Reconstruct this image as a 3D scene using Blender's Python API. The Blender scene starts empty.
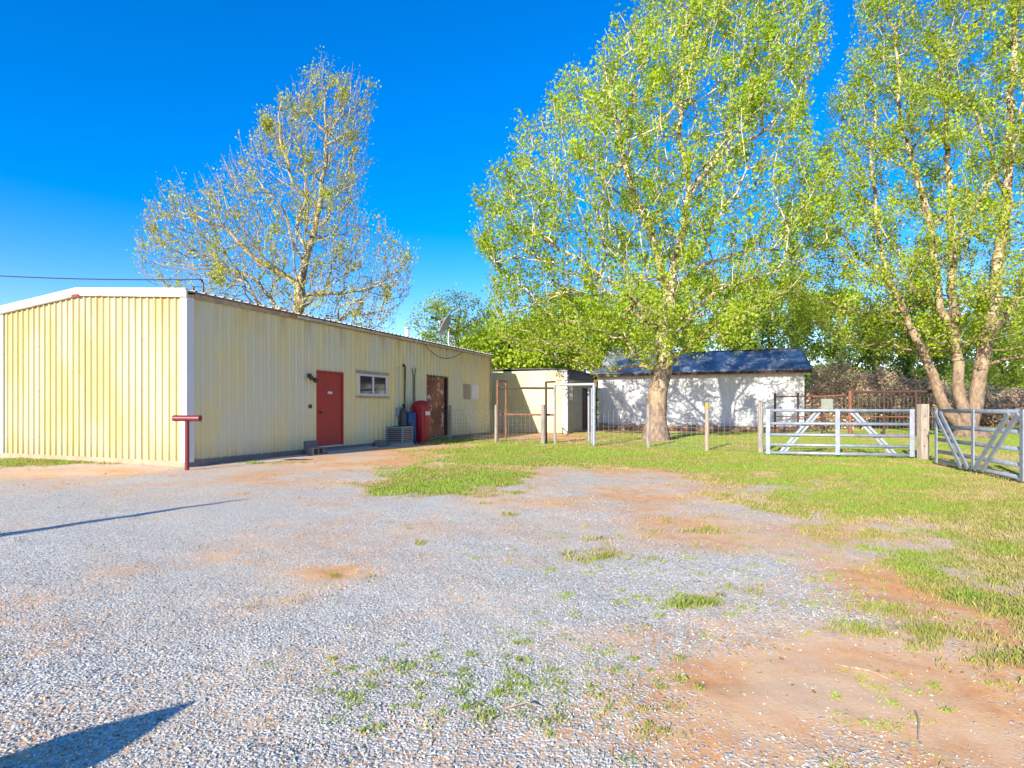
import bpy, math, random
import numpy as np
from math import radians as R, sin, cos, pi
from mathutils import Vector, Matrix
random.seed(7); RNG = np.random.default_rng(11)
scn = bpy.context.scene
col = scn.collection
F, HZ, H = 580.0, 408.0, 1.3           # focal length (px), horizon row, eye height

def at(px, py=None, Y=None, z=None):
    """world point seen at a pixel: on the ground, or at distance Y"""
    if Y is None: Y = H*F/(py-HZ)
    X = (px-512)/F*Y
    if z is None: z = 0.0 if py is None else H+(HZ-py)*Y/F
    return (X, Y, z)
def gat(px, py):
    Y = H*F/(py-HZ); return ((px-512)/F*Y, Y)

# ------------------------------------------------------------------ objects
def empty(name, loc=(0,0,0), rz=0.0):
    o = bpy.data.objects.new(name, None); col.objects.link(o)
    o.empty_display_size = .3
    o.location = loc; o.rotation_euler = (0,0,rz); return o
def tag(o, label=None, cat=None, group=None, kind=None):
    if label: o['label'] = label
    if cat: o['category'] = cat
    if group: o['group'] = group
    if kind: o['kind'] = kind
    return o
def thing(name, label, cat, loc=(0,0,0), rz=0.0, group=None):
    return tag(empty(name, loc, rz), label, cat, group)
def copy_tree(o, parent=None):
    c = o.copy(); col.objects.link(c)
    if parent: c.parent = parent
    for ch in list(o.children): copy_tree(ch, c)
    return c

class MB:
    def __init__(s): s.v=[]; s.f=[]; s.smooth=False
    def add(s, vs, fs):
        n=len(s.v); s.v += [tuple(v) for v in vs]; s.f += [tuple(i+n for i in f) for f in fs]; return s
    def box(s, x0,x1,y0,y1,z0,z1):
        vs=[(x,y,z) for z in (z0,z1) for y in (y0,y1) for x in (x0,x1)]
        return s.add(vs, [(0,2,3,1),(4,5,7,6),(0,1,5,4),(2,6,7,3),(0,4,6,2),(1,3,7,5)])
    def bar(s, a, b, w, d, up=(0,0,1)):
        a=Vector(a); b=Vector(b); t=(b-a).normalized(); u=Vector(up)
        if abs(t.dot(u))>.98: u=Vector((0,1,0))
        n=t.cross(u).normalized(); m=n.cross(t).normalized()
        vs=[]
        for p in (a,b):
            for i,j in ((-1,-1),(1,-1),(1,1),(-1,1)): vs.append(p+n*w/2*i+m*d/2*j)
        return s.add(vs, [(3,2,1,0),(4,5,6,7),(0,1,5,4),(1,2,6,5),(2,3,7,6),(3,0,4,7)])
    def tube(s, pts, rad, n=8, cap=True):
        pts=[Vector(p) for p in pts]
        if not hasattr(rad,'__len__'): rad=[rad]*len(pts)
        vs=[]; N=None
        for i,p in enumerate(pts):
            t=(pts[min(i+1,len(pts)-1)]-pts[max(i-1,0)])
            if t.length<1e-9: t=Vector((0,0,1))
            t.normalize()
            if N is None:
                N=t.orthogonal().normalized()
            N=(N-t*N.dot(t))
            if N.length<1e-6: N=t.orthogonal()
            N.normalize(); B=t.cross(N)
            for k in range(n):
                a=2*pi*k/n; vs.append(p+(N*cos(a)+B*sin(a))*rad[i])
        fs=[]
        for i in range(len(pts)-1):
            for k in range(n):
                a=i*n+k; b=i*n+(k+1)%n; fs.append((a,b,b+n,a+n))
        if cap:
            fs.append(tuple(range(n))[::-1]); fs.append(tuple(range((len(pts)-1)*n,len(pts)*n)))
        return s.add(vs,fs)
    def lathe(s, prof, n=20, c=(0,0)):
        vs=[(c[0]+r*cos(2*pi*k/n), c[1]+r*sin(2*pi*k/n), z) for r,z in prof for k in range(n)]
        fs=[(i*n+k,i*n+(k+1)%n,(i+1)*n+(k+1)%n,(i+1)*n+k) for i in range(len(prof)-1) for k in range(n)]
        fs.append(tuple(range(n))[::-1]); fs.append(tuple(range((len(prof)-1)*n,len(prof)*n)))
        return s.add(vs,fs)
    def build(s, name, mat, parent=None, bevel=0, smooth=None, kind=None, label=None):
        me=bpy.data.meshes.new(name); me.from_pydata(s.v,[],s.f); me.update()
        o=bpy.data.objects.new(name,me); col.objects.link(o); me.materials.append(mat)
        if smooth if smooth is not None else s.smooth:
            me.polygons.foreach_set('use_smooth',[True]*len(me.polygons))
        if parent: o.parent=parent
        if bevel:
            b=o.modifiers.new('bevel','BEVEL'); b.width=bevel; b.segments=2; b.limit_method='ANGLE'
        if kind: o['kind']=kind
        if label: o['label']=label
        return o

def np_mesh(name, V, Fc, mat, parent=None, attrs=None, smooth=False, loc=None):
    """V (n,3); Fc (m,k) all faces k-gons; attrs = {name: per-vertex float}"""
    me=bpy.data.meshes.new(name); n=len(V); m,k=Fc.shape
    me.vertices.add(n); me.vertices.foreach_set('co',np.ascontiguousarray(V,dtype=np.float32).ravel())
    me.loops.add(m*k); me.loops.foreach_set('vertex_index',np.ascontiguousarray(Fc,dtype=np.int32).ravel())
    me.polygons.add(m); me.polygons.foreach_set('loop_start',np.arange(0,m*k,k,dtype=np.int32))
    me.polygons.foreach_set('use_smooth',np.full(m,smooth))
    me.update(calc_edges=True)
    for a,d in (attrs or {}).items():
        at_=me.attributes.new(a,'FLOAT','POINT'); at_.data.foreach_set('value',np.ascontiguousarray(d,dtype=np.float32))
    me.materials.append(mat)
    o=bpy.data.objects.new(name,me); col.objects.link(o)
    if parent: o.parent=parent
    return o

# ------------------------------------------------------------------ noise
def vnoise(x,y,seed=0):
    xi=np.floor(x).astype(np.int64); yi=np.floor(y).astype(np.int64); fx=x-xi; fy=y-yi
    fx=fx*fx*(3-2*fx); fy=fy*fy*(3-2*fy)
    def h(a,b):
        n=(a*374761393+b*668265263+seed*1274126177)&0xffffffff
        n=((n^(n>>13))*1274126177)&0xffffffff
        return ((n^(n>>16))&0xffff)/65535.0
    return (h(xi,yi)*(1-fx)+h(xi+1,yi)*fx)*(1-fy)+(h(xi,yi+1)*(1-fx)+h(xi+1,yi+1)*fx)*fy
def fbm(x,y,s,o=4,seed=0):
    r=0;a=.5;t=0
    for i in range(o):
        r=r+a*vnoise(x/s*2**i+17.3*i,y/s*2**i+9.1*i,seed+i); t+=a; a*=.55
    return r/t

# ------------------------------------------------------------------ materials
class NT:
    def __init__(s,name):
        s.m=bpy.data.materials.new(name); s.m.use_nodes=True; s.t=s.m.node_tree
        s.b=s.t.nodes['Principled BSDF']; s.out=s.t.nodes['Material Output']; s._c=None
    def n(s,t,**k):
        x=s.t.nodes.new(t)
        for a,b in k.items():
            if a.startswith('i_'):
                x.inputs[a[2:].replace('_',' ')].default_value=b
            else: setattr(x,a,b)
        return x
    def l(s,a,b): s.t.links.new(a,b)
    def co(s):
        if s._c is None: s._c=s.n('ShaderNodeTexCoord').outputs['Object']
        return s._c
    def noise(s,scale,detail=4,rough=.55,co=None,stretch=None):
        x=s.n('ShaderNodeTexNoise'); x.inputs['Scale'].default_value=scale; x.inputs['Detail'].default_value=detail
        x.inputs['Roughness'].default_value=rough
        c=co or s.co()
        if stretch:
            mp=s.n('ShaderNodeMapping'); mp.inputs['Scale'].default_value=stretch; s.l(c,mp.inputs[0]); c=mp.outputs[0]
        s.l(c,x.inputs['Vector']); return x.outputs['Fac']
    def ramp(s,fac,stops):
        r=s.n('ShaderNodeValToRGB'); e=r.color_ramp.elements
        while len(e)<len(stops): e.new(.5)
        for q,(p,c) in zip(e,stops):
            q.position=p; q.color=(*c,1) if len(c)==3 else c
        s.l(fac,r.inputs[0]); return r.outputs[0]
    def mix(s,fac,a,b,mode='MIX'):
        x=s.n('ShaderNodeMix',data_type='RGBA',blend_type=mode)
        for soc,v in ((x.inputs[0],fac),(x.inputs[6],a),(x.inputs[7],b)):
            if isinstance(v,(int,float)): soc.default_value=v
            elif isinstance(v,tuple): soc.default_value=(*v,1)
            else: s.l(v,soc)
        return x.outputs[2]
    def math(s,op,a,b=None,c=None,clamp=False):
        x=s.n('ShaderNodeMath',operation=op,use_clamp=clamp)
        for i,v in enumerate((a,b,c)):
            if v is None: continue
            if isinstance(v,(int,float)): x.inputs[i].default_value=v
            else: s.l(v,x.inputs[i])
        return x.outputs[0]
    def bump(s,h,st=.3,d=.01):
        b=s.n('ShaderNodeBump'); b.inputs['Strength'].default_value=st; b.inputs['Distance'].default_value=d
        s.l(h,b.inputs['Height']); s.l(b.outputs[0],s.b.inputs['Normal'])
    def done(s,c=None,rough=.6,metal=0,spec=None):
        if c is not None:
            if isinstance(c,tuple): s.b.inputs['Base Color'].default_value=(*c,1)
            else: s.l(c,s.b.inputs['Base Color'])
        if isinstance(rough,(int,float)): s.b.inputs['Roughness'].default_value=rough
        else: s.l(rough,s.b.inputs['Roughness'])
        s.b.inputs['Metallic'].default_value=metal
        if spec is not None: s.b.inputs['Specular IOR Level'].default_value=spec
        return s.m
def simple(name,c,rough=.6,metal=0,var=.25,scale=3,bump=0,c2=None):
    t=NT(name); n=t.noise(scale,5,.6)
    c2=c2 or tuple(x*(1-var) for x in c)
    cc=t.ramp(n,[(.32,c2),(.68,c)])
    if bump: t.bump(t.noise(scale*8,3),bump,.01)
    return t.done(cc,rough,metal)

M={}
def panel(name,base,pale,dirt,base_h=.6,rough=.5):
    t=NT(name)
    n=t.noise(.9,4,.6,stretch=(1,1,.35)); n2=t.noise(7,4,.6,stretch=(1,1,.08))
    c=t.mix(t.ramp(n,[(.42,(0,0,0)),(.58,(1,1,1))]),base,pale)
    sp=t.n('ShaderNodeSeparateXYZ'); t.l(t.co(),sp.inputs[0])
    low=t.math('SUBTRACT',1,t.math('DIVIDE',sp.outputs[2],base_h),clamp=True)
    d=t.math('MULTIPLY',t.math('ADD',low,.12),t.math('MULTIPLY',n2,1.1),clamp=True)
    c=t.mix(d,c,dirt)
    hi=t.math('DIVIDE',t.math('SUBTRACT',sp.outputs[2],3.0),.8,clamp=True)
    st=t.math('MULTIPLY',hi,t.ramp(t.noise(2.2,4,.6,stretch=(1,1,.12)),[(.48,(0,0,0)),(.66,(.8,.8,.8))]))
    c=t.mix(st,c,(.50,.33,.14))
    al=t.math('ADD',sp.outputs[0],sp.outputs[1])
    mz=t.math('ABSOLUTE',t.math('SUBTRACT',t.math('FRACT',t.math('DIVIDE',sp.outputs[2],1.14)),.5))
    ma=t.math('ABSOLUTE',t.math('SUBTRACT',t.math('FRACT',t.math('DIVIDE',al,.25)),.5))
    dot=t.math('MULTIPLY',t.math('LESS_THAN',mz,.010),t.math('LESS_THAN',ma,.05))
    c=t.mix(t.math('MULTIPLY',dot,.55),c,(.22,.18,.12))
    lap=t.math('LESS_THAN',t.math('ABSOLUTE',t.math('SUBTRACT',t.math('FRACT',t.math('DIVIDE',al,1.0)),.37)),.007)
    c=t.mix(t.math('MULTIPLY',lap,.45),c,(.20,.17,.10))
    t.bump(t.noise(1.6,3),.25,.03)
    return t.done(c,rough)
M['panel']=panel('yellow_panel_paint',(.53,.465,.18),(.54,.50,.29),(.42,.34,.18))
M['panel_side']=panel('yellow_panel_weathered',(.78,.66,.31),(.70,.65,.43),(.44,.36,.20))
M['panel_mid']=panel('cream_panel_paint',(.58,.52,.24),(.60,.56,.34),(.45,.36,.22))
M['white']=simple('white_trim_paint',(.66,.66,.66),.45,var=.08)
M['offwhite']=simple('chalky_white_paint',(.72,.72,.69),.6,var=.12)
M['concrete']=simple('concrete',(.36,.34,.31),.9,scale=5,bump=.4)
M['concrete_dark']=simple('dark_concrete',(.20,.185,.17),.9,scale=4,bump=.4)
M['concrete_tan']=simple('sunlit_tan_concrete',(.45,.34,.22),.9,scale=4,bump=.4)
M['red']=simple('red_door_paint',(.40,.030,.028),.5,var=.18,scale=2)
M['maroon']=simple('maroon_pipe_paint',(.20,.022,.03),.4,var=.3,scale=6)
M['plastic_red']=simple('red_plastic',(.36,.012,.018),.4,var=.25,scale=4)
M['plastic_blue']=simple('blue_plastic',(.015,.06,.17),.4,var=.25,scale=4)
M['black']=simple('black_rubber_and_shade',(.015,.015,.016),.6)
M['dark_metal']=simple('dark_metal',(.08,.075,.07),.5,.4)
M['roof_metal']=simple('pale_roof_sheet',(.62,.60,.56),.45,.3,c2=(.40,.33,.26),scale=5)
M['soffit']=simple('rusty_gutter',(.48,.44,.34),.6,c2=(.30,.20,.12),scale=6)
M['rust']=simple('rusty_steel',(.30,.13,.07),.8,c2=(.14,.06,.04),scale=9,bump=.3)
M['rust_dark']=simple('dark_rusty_steel',(.10,.05,.04),.8,c2=(.05,.03,.03),scale=9,bump=.3)
M['galv']=simple('galvanised_steel',(.36,.40,.46),.5,.3,c2=(.24,.27,.31),scale=7)
M['galv_light']=simple('dull_zinc',(.48,.49,.49),.5,.3,c2=(.5,.5,.5),scale=10)
M['wire']=simple('fence_wire',(.34,.31,.28),.6,.3)
M['black_cable']=simple('cable_black',(.02,.02,.022),.6)
def glass():
    t=NT('window_glass'); return t.done((.03,.035,.04),.04,0,1.0)
M['glass']=glass()
def wood(name,a,b,sc=10):
    t=NT(name); n=t.noise(sc,6,.65,stretch=(4,4,.35)); c=t.ramp(n,[(.35,a),(.65,b)]); t.bump(n,.5,.008); return t.done(c,.85)
M['post']=wood('weathered_post_wood',(.17,.145,.12),(.42,.37,.31))
M['post_tan']=wood('tan_post_wood',(.26,.20,.14),(.47,.39,.30))
M['post_yellow']=simple('yellow_cap_paint',(.62,.36,.05),.6)
def door_rust():
    t=NT('rusty_painted_door'); n=t.noise(3.2,5,.6); n2=t.noise(1.1,3)
    c=t.ramp(n2,[(.35,(.17,.05,.025)),(.65,(.38,.14,.055))])
    c=t.mix(t.ramp(n,[(.57,(0,0,0)),(.60,(1,1,1))]),c,(.62,.48,.40))
    return t.done(c,.75)
M['door_rust']=door_rust()
def shed_white():
    t=NT('white_board_wall'); n=t.noise(5,5,.6,stretch=(1,1,.2))
    c=t.ramp(n,[(.3,(.60,.60,.59)),(.6,(.82,.83,.83))])
    sp=t.n('ShaderNodeSeparateXYZ'); t.l(t.co(),sp.inputs[0])
    low=t.math('SUBTRACT',1,t.math('DIVIDE',sp.outputs[2],.55),clamp=True)
    c=t.mix(t.math('MULTIPLY',low,t.math('MULTIPLY',t.noise(2.5,3),1.6),clamp=True),c,(.34,.22,.13))
    return t.done(c,.7)
M['shed_white']=shed_white()
def shingle():
    t=NT('blue_grey_shingles')
    n=t.noise(.55,4,.6); n2=t.noise(14,4,.7,stretch=(1,.25,1))
    c=t.ramp(n,[(.36,(.05,.06,.08)),(.5,(.12,.15,.20)),(.62,(.38,.42,.46))])
    c=t.mix(t.ramp(n2,[(.5,(0,0,0)),(.72,(1,1,1))]),c,(.50,.50,.52))
    t.bump(n2,.6,.02)
    return t.done(c,.45)
M['shingle']=shingle()
M['roof_dark']=simple('dark_roof_felt',(.06,.075,.10),.6,c2=(.03,.035,.05))

def bark(name,low,pale,dark,zlow=3.0):
    t=NT(name)
    v=t.n('ShaderNodeTexVoronoi'); v.inputs['Scale'].default_value=7
    mp=t.n('ShaderNodeMapping'); mp.inputs['Scale'].default_value=(1,1,.45); t.l(t.co(),mp.inputs[0])
    w=t.noise(3,4); 
    ad=t.n('ShaderNodeVectorMath',operation='ADD'); t.l(mp.outputs[0],ad.inputs[0])
    nn=t.n('ShaderNodeTexNoise'); nn.inputs['Scale'].default_value=4; t.l(t.co(),nn.inputs['Vector']); 
    sc=t.n('ShaderNodeVectorMath',operation='SCALE'); sc.inputs['Scale'].default_value=.35; t.l(nn.outputs['Color'],sc.inputs[0]); t.l(sc.outputs[0],ad.inputs[1])
    t.l(ad.outputs[0],v.inputs['Vector'])
    s=t.n('ShaderNodeSeparateColor'); t.l(v.outputs['Color'],s.inputs[0])
    c=t.ramp(s.outputs[0],[(.18,dark),(.38,low),(.55,pale),(1.0,tuple(min(1,x*1.25) for x in pale))])
    c.node.color_ramp.interpolation='LINEAR'
    sp=t.n('ShaderNodeSeparateXYZ'); t.l(t.co(),sp.inputs[0])
    up=t.math('DIVIDE',sp.outputs[2],zlow,clamp=True)
    lowc=t.ramp(t.noise(9,5,.7,stretch=(1,1,.4)),[(.35,dark),(.62,low)])
    c=t.mix(t.math('POWER',up,1.5),lowc,c)
    t.bump(t.noise(16,4,.7,stretch=(1,1,.4)),.7,.03)
    return t.done(c,.85)
M['bark_syc']=bark('sycamore_bark',(.36,.25,.17),(.66,.54,.34),(.13,.085,.055),5.0)
M['bark_grey']=bark('grey_bark',(.27,.22,.14),(.42,.345,.18),(.15,.125,.10),6)
M['bark_dark']=bark('dark_bark',(.16,.12,.09),(.26,.21,.15),(.07,.055,.045),6)
M['brush']=simple('dry_brush_twigs',(.62,.46,.33),.9,c2=(.42,.29,.20),scale=1.2)

def leaf(name,stops,trans=.45):
    t=NT(name)
    a=t.n('ShaderNodeAttribute',attribute_name='tone')
    c=t.ramp(a.outputs['Fac'],stops)
    t.l(c,t.b.inputs['Base Color']); t.b.inputs['Roughness'].default_value=.55
    t.b.inputs['Specular IOR Level'].default_value=.35
    tr=t.n('ShaderNodeBsdfTranslucent'); t.l(t.mix(1,c,(1.0,1.0,.55),'MULTIPLY'),tr.inputs[0])
    mx=t.n('ShaderNodeMixShader'); mx.inputs[0].default_value=trans
    t.l(t.b.outputs[0],mx.inputs[1]); t.l(tr.outputs[0],mx.inputs[2]); t.l(mx.outputs[0],t.out.inputs[0])
    return t.m
M['leaf_syc']=leaf('spring_sycamore_leaves',[(0,(.22,.31,.02)),(.4,(.34,.48,.025)),(.8,(.46,.60,.035)),(1,(.54,.64,.09))])
M['leaf_olive']=leaf('olive_spring_leaves',[(0,(.24,.31,.02)),(.5,(.40,.53,.03)),(1,(.54,.63,.08))])
M['leaf_sparse']=leaf('budding_leaves',[(0,(.34,.34,.07)),(.45,(.46,.50,.04)),(.8,(.52,.56,.05)),(1,(.58,.54,.22))])
M['leaf_dark']=leaf('deep_green_leaves',[(0,(.10,.17,.04)),(.5,(.20,.30,.05)),(1,(.34,.42,.08))])
M['leaf_bright']=leaf('bright_green_leaves',[(0,(.20,.36,.05)),(.5,(.38,.56,.07)),(1,(.54,.64,.12))])
M['grass']=leaf('lawn_grass_blades',[(0,(.54,.41,.21)),(.28,(.46,.38,.13)),(.55,(.32,.34,.06)),(1,(.30,.43,.055))],.3)
M['weed']=leaf('weed_leaves',[(0,(.50,.42,.12)),(.4,(.34,.42,.07)),(1,(.46,.54,.10))],.3)

# ------------------------------------------------------------------ ground
GRASS_POLY=[(-4.5,22.5),(-3.0,19.0),(-2.2,14.5),(-2.1,9.6),(-1.2,9.3),(-.5,12.8),(.3,14.8),(1.2,14.2),(2.6,12.2),(3.0,9.6),(3.9,8.0),(3.7,6.0),(3.1,4.4),(2.75,3.2),(2.45,2.2),(2.2,0),(2.4,-30),(300,-30),(300,400),(-300,400),(-300,29),(-16,29)]
def sdist(x,y,poly):
    d=np.full(x.shape,1e9); ins=np.zeros(x.shape,bool); n=len(poly)
    for i in range(n):
        ax,ay=poly[i]; bx,by=poly[(i+1)%n]; ex,ey=bx-ax,by-ay
        t=np.clip(((x-ax)*ex+(y-ay)*ey)/(ex*ex+ey*ey),0,1)
        d=np.minimum(d,np.hypot(x-ax-t*ex,y-ay-t*ey))
        c=((ay>y)!=(by>y))&(x<(bx-ax)*(y-ay)/((by-ay) if by!=ay else 1e-9)+ax); ins^=c
    return np.where(ins,d,-d)
def patch(px,py,rx,ry,s=1):
    X,Y=gat(px,py); y0=gat(px,py+ry)[1]; y1=gat(px,max(py-ry,HZ+8))[1]
    return (X,(y0+y1)/2,rx*Y/F,(y1-y0)/2,s)
GP=[patch(60,461,85,5.5,1.1),patch(420,487,46,7,1.0),patch(465,474,65,6,1.0),patch(515,462,50,5,.9),patch(500,484,28,5,.85),patch(530,460,40,3,.6),patch(505,450,60,3,.4),patch(585,556,50,10,.85),patch(635,560,40,6,.75),patch(690,605,34,9,.85),patch(600,540,30,5,.7),patch(720,500,60,6,.6),patch(860,630,50,12,.6),patch(600,545,30,5,.4),
    patch(690,530,40,4,.4),patch(770,505,60,7,.4),patch(780,560,40,10,.35),patch(890,620,50,20,.55),patch(420,543,7,2,.8),patch(260,463,70,1.5,.45),patch(390,663,20,12,.28),patch(480,680,90,25,.22),
    patch(600,690,80,25,.2),patch(510,515,20,4,.45),patch(985,590,60,70,.35),patch(1000,500,80,30,.3),patch(560,470,60,3,.3),patch(340,662,50,8,.15),patch(680,560,40,5,.4),patch(740,590,40,5,.35),patch(452,503,20,2,.4),patch(620,500,60,5,.2)]
GN=[patch(610,476,75,6,1.0),patch(700,500,90,6,.55),patch(870,590,50,22,.3),patch(660,490,60,9,.45),patch(900,665,50,22,.4),patch(855,700,130,70,.9),patch(760,545,70,10,.35),patch(530,437,75,4,1.1),patch(560,438,50,4,1.0),patch(450,447,50,4,.7),patch(930,466,10,6,.9),patch(985,458,70,5,.5),patch(640,432,100,2.0,.9),patch(770,470,60,7,.15),patch(900,440,50,4,.4)]
DP=[patch(860,715,210,85,.95),patch(620,640,80,18,.65),patch(770,545,160,30,.55),patch(920,600,110,60,.65),patch(640,500,110,16,.45),patch(540,438,140,6,1.3),patch(460,455,90,9,.9),patch(380,462,110,7,.6),patch(110,473,150,6,.55),patch(240,482,130,6,.35),
    patch(320,572,38,7,.5),patch(430,620,120,20,.12),patch(300,660,60,16,.2),patch(560,465,80,8,.4),patch(700,465,100,8,.35),patch(960,480,90,25,.55),patch(450,455,60,5,.6),patch(620,553,90,14,.3),patch(250,550,80,14,.22),patch(150,525,160,12,.15),patch(930,466,20,9,1.0)]
def fld(x,y,ps):
    r=np.zeros(x.shape)
    for X,Y,rx,ry,s in ps:
        q=((x-X)/rx)**2+((y-Y)/ry)**2
        r=np.maximum(r,s*np.exp(-q*.9))
    return r
def fields(x,y):
    n1=fbm(x,y,1.6,5,3); n2=fbm(x,y,.35,4,21)
    sd=sdist(x,y,GRASS_POLY)+(n1-.5)*2.4
    g=np.clip(.56+sd/2.4,0,.95)
    near=np.clip((13-y)/9,0,1)
    g=np.where(g>0, g*(1-.12*near), g)
    g=g-.30*((x<1.0)&(y<16.5)&(sd>0))
    g=g+fld(x,y,GP)*1.55-fld(x,y,GN)*1.25
    n3=fbm(x,y,.13,3,61); g=g-.32*np.clip((-sd-.6)/1.5,0,1)*(y<60)*(x>-60); g=g+(n2-.5)*1.35+(n1-.5)*.9*(.3+near)+(n3-.5)*.6
    d=fld(x,y,DP)+np.clip(.55+sd/5,.12,.65)+(n1-.5)*.95+(n2-.5)*.6+np.clip((y-9)/14,0,.30)
    for o_ in (0,1.7):
        xc=-3.2+o_+.22*(y-4)-.004*(y-4)**2; d=d+.16*np.exp(-((x-xc)/.28)**2)*(y>2)*(y<19)
    return np.clip(g,0,1.3),np.clip(d,0,1.2)
def sinhgrid(a,b,c,n,k):
    ua=math.asinh((a-c)/k); ub=math.asinh((b-c)/k)
    return c+k*np.sinh(np.linspace(ua,ub,n))
gx=sinhgrid(-400,450,1.2,640,1.6); gy=sinhgrid(-120,700,3.0,620,1.8)
GX,GY=np.meshgrid(gx,gy); x=GX.ravel(); y=GY.ravel()
g_,d_=fields(x,y)
def gz(x,y):
    return (fbm(x,y,2.2,3,5)-.5)*.05*np.clip(1-np.abs(y)/80,0,1)+(fbm(x,y,.25,3,8)-.5)*.018*(np.hypot(x,y-4)<14)
z=gz(x,y)
nx,ny=len(gx),len(gy)
idx=np.arange(nx*ny).reshape(ny,nx)
Fq=np.stack([idx[:-1,:-1],idx[:-1,1:],idx[1:,1:],idx[1:,:-1]],-1).reshape(-1,4)
def ground_mat():
    t=NT('gravel_dirt_and_turf'); co=t.co()
    G=t.n('ShaderNodeAttribute',attribute_name='grass').outputs['Fac']; D=t.n('ShaderNodeAttribute',attribute_name='dirt').outputs['Fac']
    v=t.n('ShaderNodeTexVoronoi'); v.inputs['Scale'].default_value=74; t.l(co,v.inputs['Vector'])
    v2=t.n('ShaderNodeTexVoronoi'); v2.inputs['Scale'].default_value=24; t.l(co,v2.inputs['Vector'])
    s=t.n('ShaderNodeSeparateColor'); t.l(v.outputs['Color'],s.inputs[0])
    st=t.ramp(s.outputs[0],[(0,(.17,.165,.14)),(.22,(.42,.405,.345)),(.55,(.60,.575,.49)),(.85,(.72,.695,.60)),(1,(.84,.81,.72))])
    st=t.mix(t.ramp(s.outputs[1],[(.84,(0,0,0)),(.86,(1,1,1))]),st,(.52,.42,.33))
    big=t.noise(.5,4,.6)
    st=t.mix(t.ramp(big,[(.35,(0,0,0)),(.65,(.6,.6,.6))]),st,(.62,.555,.44))
    st=t.mix(t.math('MULTIPLY',v.outputs['Distance'],30,clamp=True),(.2,.19,.19),st) if False else st
    dn=t.noise(6,6,.65); dn2=t.noise(45,4,.7)
    dirt=t.ramp(dn,[(.3,(.66,.24,.055)),(.5,(.80,.35,.09)),(.7,(.82,.48,.19))])
    dirt=t.mix(t.ramp(t.noise(.9,4),[(.42,(0,0,0)),(.62,(.8,.8,.8))]),dirt,(.80,.55,.32))
    dirt=t.mix(t.ramp(dn2,[(.55,(0,0,0)),(.75,(.55,.55,.55))]),dirt,(.74,.56,.38))
    turf=t.ramp(t.noise(7,6,.7),[(.34,(.52,.37,.17)),(.5,(.38,.36,.09)),(.7,(.33,.42,.06))])
    turf=t.mix(t.ramp(dn2,[(.4,(0,0,0)),(.7,(.6,.6,.6))]),turf,(.40,.42,.11))
    def thr(a,n,th,w): return t.math('MULTIPLY',t.math('ADD',t.math('SUBTRACT',a,th),t.math('MULTIPLY',t.math('SUBTRACT',n,.5),w)),2.6,clamp=True)
    fn=t.noise(22,5,.75)
    cellmix=t.math('ADD',t.math('MULTIPLY',fn,.62),t.math('MULTIPLY',s.outputs[2],.38)); dm=thr(D,cellmix,.34,2.1); gm=thr(G,t.noise(30,4,.8),.52,1.6)
    c=t.mix(t.math('MULTIPLY',dm,.88),st,dirt); c=t.mix(t.math('MULTIPLY',gm,.92),c,turf)
    h=t.math('SUBTRACT',1,t.math('MULTIPLY',v.outputs['Distance'],1.2))
    h2=t.math('ADD',t.math('MULTIPLY',h,t.math('SUBTRACT',1,t.math('MULTIPLY',dm,.9))),t.math('MULTIPLY',dn2,.25))
    t.bump(h2,.6,.008)
    return t.done(c,.9,0,.25)
gnd=np_mesh('ground',np.stack([x,y,z],-1),Fq,ground_mat(),attrs={'grass':g_,'dirt':d_},smooth=True)
gnd['kind']='structure'

# stones lying loose near the viewer
def stones(n):
    Y=1.4+11*RNG.random(n)**1.9; X=(RNG.random(n)*2-1)*(Y*.95+.6)
    g,d=fields(X,Y); keep=RNG.random(n)>np.clip(d*1.15+g*1.1-.15,0,.95)
    X=X[keep];Y=Y[keep]; n=len(X)
    s=.0026+.0050*RNG.random(n)**2.0
    base=np.array([(1,0,0),(0,1,0),(-1,0,0),(0,-1,0),(0,0,.75),(0,0,-.5)])
    fc=np.array([(0,1,4),(1,2,4),(2,3,4),(3,0,4),(1,0,5),(2,1,5),(3,2,5),(0,3,5)])
    P=base[None]*(1+.5*(RNG.random((n,6,3))-.5))*(.7+.6*RNG.random((n,1,3)))
    P=P+(RNG.random((n,6,3))-.5)*.5
    a=RNG.random(n)*2*pi; c,sn=np.cos(a),np.sin(a)
    V=np.empty_like(P); V[...,0]=P[...,0]*c[:,None]-P[...,1]*sn[:,None]; V[...,1]=P[...,0]*sn[:,None]+P[...,1]*c[:,None]; V[...,2]=P[...,2]
    V*=s[:,None,None]; V[...,0]+=X[:,None]; V[...,1]+=Y[:,None]; V[...,2]+=(gz(X,Y)+s*.30)[:,None]
    Fc=(fc[None]+(np.arange(n)*6)[:,None,None]).reshape(-1,3)
    tone=np.repeat(RNG.random(n),6)
    t=NT('loose_gravel_stone'); A=t.n('ShaderNodeAttribute',attribute_name='tone')
    c=t.ramp(A.outputs['Fac'],[(0,(.14,.135,.115)),(.3,(.40,.385,.325)),(.7,(.53,.505,.43)),(.88,(.62,.59,.51)),(.9,(.50,.37,.25)),(1,(.58,.46,.34))])
    m=t.done(c,.85,0,.3)
    o=np_mesh('gravel',V.reshape(-1,3),Fc,m,attrs={'tone':tone})
    tag(o,'loose grey crushed gravel lying over the driveway','gravel',kind='stuff')
stones(190000)

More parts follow.
